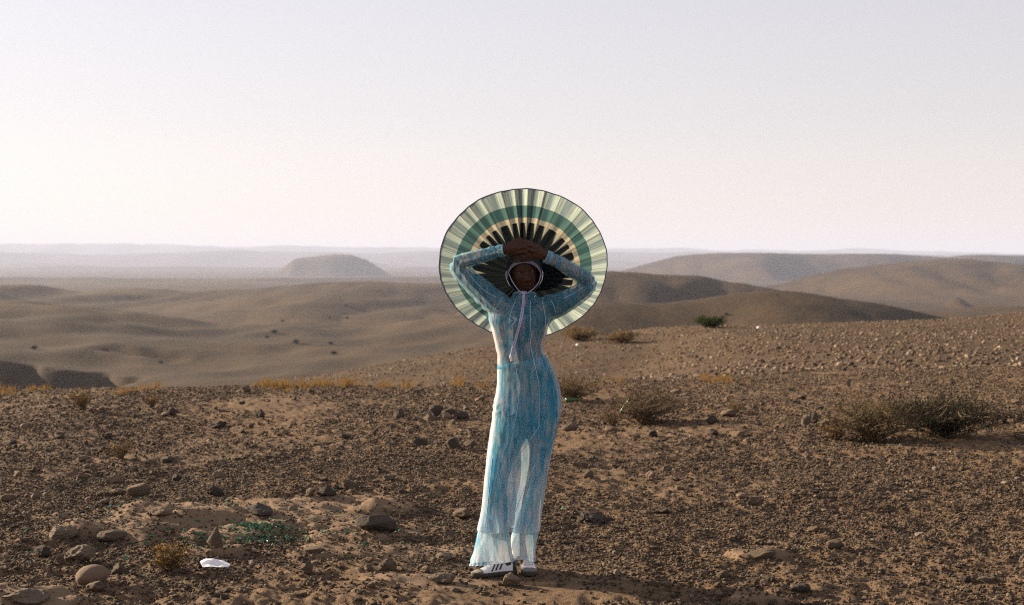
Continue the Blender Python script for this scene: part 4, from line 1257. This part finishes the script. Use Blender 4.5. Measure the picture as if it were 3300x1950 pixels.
gravel_layer('gravel', 430000, 6.2, 12.5, .0025, .0125, 3.4, 'fine brown gravel covering the foreground')
gravel_layer('gravel', 330000, 12.0, 24.0, .004, .019, 3.6, 'brown gravel further back towards the crest')
gravel_layer('gravel', 30000, 6.2, 22.0, .008, .027, 3.4, 'coarse loose pebbles strewn through the gravel', clay_keep=.15, dens=lambda x, y: np.clip(.25 + 1.5 * fbm2(x * .7 + 4, y * .5, 3), .04, 1))
def hdens(x, y): return np.clip(.75 + .5 * fbm2(x * .2, y * .15, 3), 0, 1)
gravel_layer('rubble', 130000, 23.0, 95.0, .012, .065, 3.0, 'coarse rubble on the slope behind', dens=hdens)

# ------------------------------------------------------------------ plants
def tone_mesh(name, v, f, tone, mat):
    me = mesh_np(name, v, f, False)
    at = me.attributes.new('tone', 'FLOAT', 'POINT'); at.data.foreach_set('value', np.asarray(tone, np.float32))
    me.materials.append(MATS[mat]); return me

def shrub_meshes(seed, w, h, stems, twigs, leaves, leaf, leafmat, spread=1.0, droop=0.0, leafless=0.3):
    """branches as tapered twigs from one root; leaves as small folded faces along the twig ends"""
    r = np.random.default_rng(seed); mb = MB(); tips = []
    for k in range(stems):
        a = r.random() * 6.28; rr = math.sqrt(r.random()) * spread
        end = np.array([math.cos(a) * rr * w / 2, math.sin(a) * rr * w / 2, h * (1 - .45 * rr ** 2) * r.uniform(.6, 1.0)])
        mid = end * np.array([.35, .35, .55]) + r.normal(size=3) * .03 * w
        st = smooth_path([np.array([r.normal() * .02 * w, r.normal() * .02 * w, -.02]), mid, end], 7)
        mb.add(tube(st, np.linspace(.007, .002, 7) * (h / .5) ** .5, 4, False))
        for t in range(twigs):
            i = r.integers(2, 7); b = st[min(i, 6)]
            d = r.normal(size=3); d[2] = abs(d[2]) * .6 + .15 - droop; d /= np.linalg.norm(d)
            L = h * r.uniform(.12, .34); e = b + d * L
            e2 = e + (d + r.normal(size=3) * .5) * L * .4
            mb.add(tube([b, e, e2], [.0036, .0024, .0013], 3, False))
            tips.append((b, e, e2))
    v, f, tone = [], [], []
    for k in range(leaves):
        b, e, e2 = tips[r.integers(len(tips))]; t = r.random()
        p = (b + (e - b) * t * 2) if t < .5 else (e + (e2 - e) * (t - .5) * 2)
        p = p + r.normal(size=3) * leaf * .8
        d = r.normal(size=3); d[2] += .5; d /= np.linalg.norm(d); s_ = np.cross(d, r.normal(size=3)); s_ /= np.linalg.norm(s_)
        L = leaf * r.uniform(.6, 1.5); n_ = len(v)
        v += [p, p + d * L * .5 + s_ * L * .28, p + d * L, p + d * L * .5 - s_ * L * .28]; f.append((n_, n_ + 1, n_ + 2, n_ + 3)); tone += [r.random()] * 4
    return mb.mesh('branches', False), tone_mesh('foliage', np.array(v), np.array(f), tone, leafmat)

def shrub(name, px, py, label, meshes, rz=0.0, s=1.0, cat='shrub', group=None, at=None):
    x, y, z = at or on_ground(px, py)
    root = empty(name, (x, y, z - .01), rz); root.scale = (s, s, s)
    tag(root, label, cat, group)
    br, fo = meshes
    if not br.materials: br.materials.append(MATS['twig'])
    link('branches', br, None, root); link('foliage', fo, None, root)
    return root
big_green = shrub_meshes(1, 1.55, .34, 100, 9, 14000, .019, 'leaf_dark_green', 1.0)
shrub('shrub', 3035, 1400, 'broad dark green bush at the right edge', big_green)
olive = shrub_meshes(2, 1.0, .44, 90, 8, 5200, .015, 'leaf_olive', 1.0)
shrub('shrub', 2800, 1428, 'dry olive and tan bush left of the broad dark green bush', olive)
thin = shrub_meshes(3, 1.0, .42, 60, 12, 1500, .013, 'leaf_dry', 1.0)
shrub('shrub', 2080, 1368, 'thin bare twiggy shrub right of the person, casting a long shadow', thin)
thin2 = shrub_meshes(4, 1.0, .32, 50, 10, 3200, .015, 'leaf_dry', 1.0)
shrub('shrub', 1850, 1290, 'dark low shrub half hidden behind the hip of the person', thin2)
ochre = shrub_meshes(5, .22, .155, 30, 7, 2000, .0085, 'leaf_ochre', .9)
shrub('shrub', 545, 1843, 'small golden dry shrub left of the white scrap', ochre)
mid_g = shrub_meshes(6, 1.5, .55, 40, 8, 2600, .075, 'leaf_green', 1.0)
shrub('shrub', 2290, 1058, 'green bush on the slope to the right of the hat', mid_g)
mid_b = shrub_meshes(7, 1.7, .48, 40, 8, 2200, .07, 'leaf_dry', 1.0)
shrub('shrub', 2005, 1105, 'right one of two brown bushes beside the hat brim', mid_b, 1.1)
shrub('shrub', 1868, 1098, 'left one of two brown bushes beside the hat brim', mid_b, 2.3, 1.15)

straw = shrub_meshes(8, .30, .20, 24, 5, 520, .010, 'leaf_ochre', .9)
for k, (px, py, s_, lab) in enumerate([(262, 1322, 1.25, 'straw-coloured tuft on the far gravel at left'), (388, 1480, .85, 'straw-coloured tuft beside the black stone at left'), (490, 1312, .9, 'faint straw-coloured tuft near the crest, left of centre'),
                          (1975, 1372, .9, 'orange dry tuft at the foot of the thin twiggy shrub'), (2370, 1335, .8, 'orange dry tuft right of the dark upright stone'), (2690, 1420, 1.0, 'golden tuft at the foot of the olive bush')]):
    shrub('dry_tuft', px, py, lab, straw, k * 1.3, s_, 'dry plant')

# scattered dark bushes on the far slopes
far_b = shrub_meshes(9, 3.4, 1.5, 30, 6, 900, .28, 'leaf_dark_green', 1.0)
def far_point(px, py, d0=110, d1=3000):
    d = np.linspace(d0, d1, 8000); x = wx(px, d); z = terrain(x, d)[0]
    ray = CAMZ - (py - HOR) / F * d; i = int(np.argmax(ray <= z)); return float(x[i]), float(d[i]), float(z[i])
for k, (px, py, s_) in enumerate([(885, 1075, 1.6), (955, 1108, 1.5), (1068, 1111, 1.1), (1075, 1143, 1.2), (1115, 987, 1.3), (1062, 1027, 1.0), (1118, 1028, 1.1), (912, 1037, 1.0), (112, 1127, 1.2), (520, 1172, .9), (2340, 1017, .7), (860, 1090, 1.0)]):
    shrub('hillside_bush', px, py, 'tiny dark bush, a far speck on the distant brown slopes', far_b, k * .9, s_ * .55, 'bush', 'dark bushes on the far slopes', at=far_point(px, py))

# dry grass along the crest
def grass_strip():
    v, f, tone = [], [], []
    n = 0
    X = np.concatenate([rng.uniform(-8.5, 3.4, 190), rng.normal(-5.0, .35, 40), rng.normal(-3.6, .4, 34), rng.normal(-7.8, .4, 30)]); Yb = 20.9 + rng.normal(size=len(X)) * .45 + .16 * np.clip(X, -12, 4)
    kp = perlin2(X * 1.3, X * 0 + 1.7) > -.1 + .5 * rng.random(len(X))
    X, Yb = X[kp], Yb[kp]
    Z = terrain(X, Yb)[0]
    for x, y, z in zip(X, Yb, Z):
        hh = rng.uniform(.04, .10) if rng.random() < .6 else rng.uniform(.08, .17)
        for b in range(26):
            a = rng.random() * 6.28; r_ = rng.random() * .10; bx, by = x + math.cos(a) * r_, y + math.sin(a) * r_
            h = hh * rng.uniform(.5, 1.15); lx, ly = rng.normal() * .35 * h, rng.normal() * .35 * h; w = rng.uniform(.003, .006)
            k = len(v)
            v += [(bx - w, by, z - .01), (bx + w, by, z - .01), (bx + lx * .5 + w * .7, by + ly * .5, z + h * .6), (bx + lx * .5 - w * .7, by + ly * .5, z + h * .6), (bx + lx, by + ly, z + h), (bx + lx + .001, by + ly, z + h)]
            f += [(k, k + 1, k + 2, k + 3), (k + 3, k + 2, k + 5, k + 4)]; tone += [rng.random()] * 6
    me = tone_mesh('dry_grass', np.array(v), np.array(f), tone, 'grass_straw')
    tag(link('dry_grass', me), 'orange dry grass fringing the crest of the foreground', kind='stuff')
grass_strip()

# ------------------------------------------------------------------ broken glass, scrap
def shard_mesh(seed):
    r = np.random.default_rng(seed); n = r.integers(4, 6); a = np.sort(r.random(n) * 6.28)
    ring = [(math.cos(t) * r.uniform(.5, 1), math.sin(t) * r.uniform(.35, .8)) for t in a]
    bend = r.uniform(.1, .4)
    top = [(x, y, .08 - bend * x * x) for x, y in ring]; bot = [(x, y, -.08 - bend * x * x) for x, y in ring]
    me = bpy.data.meshes.new('glass_shard')
    me.from_pydata(top + bot, [], [tuple(range(n)), tuple(range(2 * n - 1, n - 1, -1))] + [(i, i + n, (i + 1) % n + n, (i + 1) % n) for i in range(n)])
    me.update(); me.materials.append(MATS['green_glass']); return me
sm_ = [shard_mesh(k) for k in range(8)]
def shard_points(px, py, sx, sy, n):
    d = CAMZ * F / (py - HOR); return [(wx(px, d) + rng.normal() * sx, d + rng.normal() * sy) for _ in range(n)]
pts = shard_points(840, 1718, .11, .06, 170) + shard_points(780, 1742, .30, .05, 130) + shard_points(870, 1732, .2, .1, 60) + shard_points(690, 1765, .08, .05, 20)
spread = shard_points(600, 1690, .9, .55, 130) + shard_points(1150, 1730, .5, .4, 25) + shard_points(350, 1790, .6, .4, 40) + shard_points(900, 1500, 1.8, 1.5, 40) + shard_points(330, 1640, .5, .3, 30) + shard_points(1900, 1750, .6, .7, 16)
spread = [p for p in spread if p[1] > 6.5 and not (abs(p[0] - .05) < .25 and abs(p[1] - 7.75) < .35)]
arr = np.array(spread); za = terrain(arr[:, 0], arr[:, 1])[0]
for k, ((x, y), z) in enumerate(zip(spread[:230], za)):
    o = bpy.data.objects.new('glass_shard', sm_[k % 8]); col.objects.link(o)
    s_ = rng.uniform(.010, .024); o.scale = (s_, s_ * .8, s_)
    o.location = (x, y, z + .012 + s_ * .25); o.rotation_euler = (rng.normal() * .45, rng.normal() * .45, rng.random() * 6.28)
    where = 'right of the person' if x > .1 else 'on the far gravel behind the clay' if y > 10.2 else 'in front of the clay, near the golden shrub' if y < 8.6 else 'on or beside the clay, outside the heap'
    tag(o, 'loose splinter of green bottle glass %s' % where, 'glass', 'green glass splinters strewn over the ground')
arr = np.array(pts); zp = terrain(arr[:, 0], arr[:, 1])[0] + .008 + rng.random(len(arr)) * .012
s_ = rng.uniform(.010, .024, len(arr))
scatter('broken_glass', np.stack([arr[:, 0], arr[:, 1], zp], 1), np.stack([s_, s_ * .8, s_], 1), np.stack([rng.normal(size=len(arr)) * .45, rng.normal(size=len(arr)) * .45, rng.random(len(arr)) * 6.28], 1), rng.integers(0, 8, len(arr)), sm_, 'heap of broken green bottle glass in a hollow of the clay')

def scrap():
    x, y, z = on_ground(688, 1836)
    k = y / F
    ol = [(-51, 22), (-36, 30), (-12, 29), (4, 27), (28, 22), (46, 14), (52, 8), (50, 1), (22, -2), (-8, -3), (-34, 0), (-44, 10)]
    cr = [(-30, 17, .010), (-4, 20, .016), (16, 14, .006), (-20, 8, .002), (8, 6, -.004), (34, 9, .004)]
    v = [(u * k, w * k * 1.7, w * k * .42 + .004 * math.sin(i_ * 2.3)) for i_, (u, w) in enumerate(ol)] + [(u * k, w * k * 1.7, w * k * .42 + h_) for u, w, h_ in cr]
    f = [(0, 1, 12), (1, 2, 13), (1, 13, 12), (2, 3, 13), (3, 4, 14), (3, 14, 13), (4, 5, 14), (5, 17, 14), (5, 6, 17), (6, 7, 17), (7, 8, 17), (8, 16, 17), (16, 14, 17), (8, 9, 16), (9, 15, 16), (15, 13, 16), (13, 14, 16), (9, 10, 15), (10, 11, 15), (11, 12, 15), (12, 13, 15), (11, 0, 12)]
    me = bpy.data.meshes.new('plastic_scrap'); me.from_pydata(v, [], f); me.update()
    o = link('plastic_scrap', me, 'white_scrap', None, (x, y, z + .014))
    o.modifiers.new('fine', 'SUBSURF').levels = 2; o.modifiers['fine'].render_levels = 2; o.modifiers['fine'].subdivision_type = 'SIMPLE'
    sd_ = o.modifiers.new('thick', 'SOLIDIFY'); sd_.thickness = .0015
    tag(o, 'crumpled white scrap of plastic lying right of the small golden shrub', 'litter')
scrap()

# green bottle neck caught in the thin shrub, and another lying behind the hip
def bottle(px, py, tilt, yaw, label, s=1.0, lift=.0):
    x, y, z = on_ground(px, py)
    prof = [(.0, .0), (.030, .0), (.032, .006), (.032, .10), (.028, .125), (.016, .15), (.013, .20), (.0155, .203), (.0155, .215), (.012, .217)]
    rings = [np.array([(r_ * math.cos(a), r_ * math.sin(a), h) for a in np.linspace(0, 6.283, 20, endpoint=False)]) for r_, h in prof[1:]]
    v, f = loft(rings, False); v = np.concatenate([v, [[0, 0, 0]]]); f += [(len(v) - 1, (j + 1) % 20, j) for j in range(20)]
    o = link('glass_bottle', MB().add((v, f)).mesh('glass_bottle'), 'bottle_glass', None, (x, y, z + lift))
    o.rotation_euler = (R(tilt[0]), R(tilt[1]), yaw); o.scale = (s, s, s)
    tag(o, label, 'bottle')
bottle(2003, 1368, (8, 28), 0, 'green glass bottle leaning upright in the thin twiggy shrub', .85, .12)
bottle(1822, 1300, (0, 88), .15, 'green glass bottle lying in the dark shrub behind the hip', .9, .03)

# two bright bits on the slope
for px, py, lab in ((2440, 1059, 'bright white speck of litter on the crest of the slope'), (1860, 1115, 'small white speck of litter beside the left brown bush')):
    x, y, z = on_ground(px, py)
    o = link('litter', stone_mesh('litter', 91, 2, 6, .2), 'white_scrap', None, (x, y - .3, z + .06)); o.scale = (.07, .06, .06)
    tag(o, lab, 'litter')
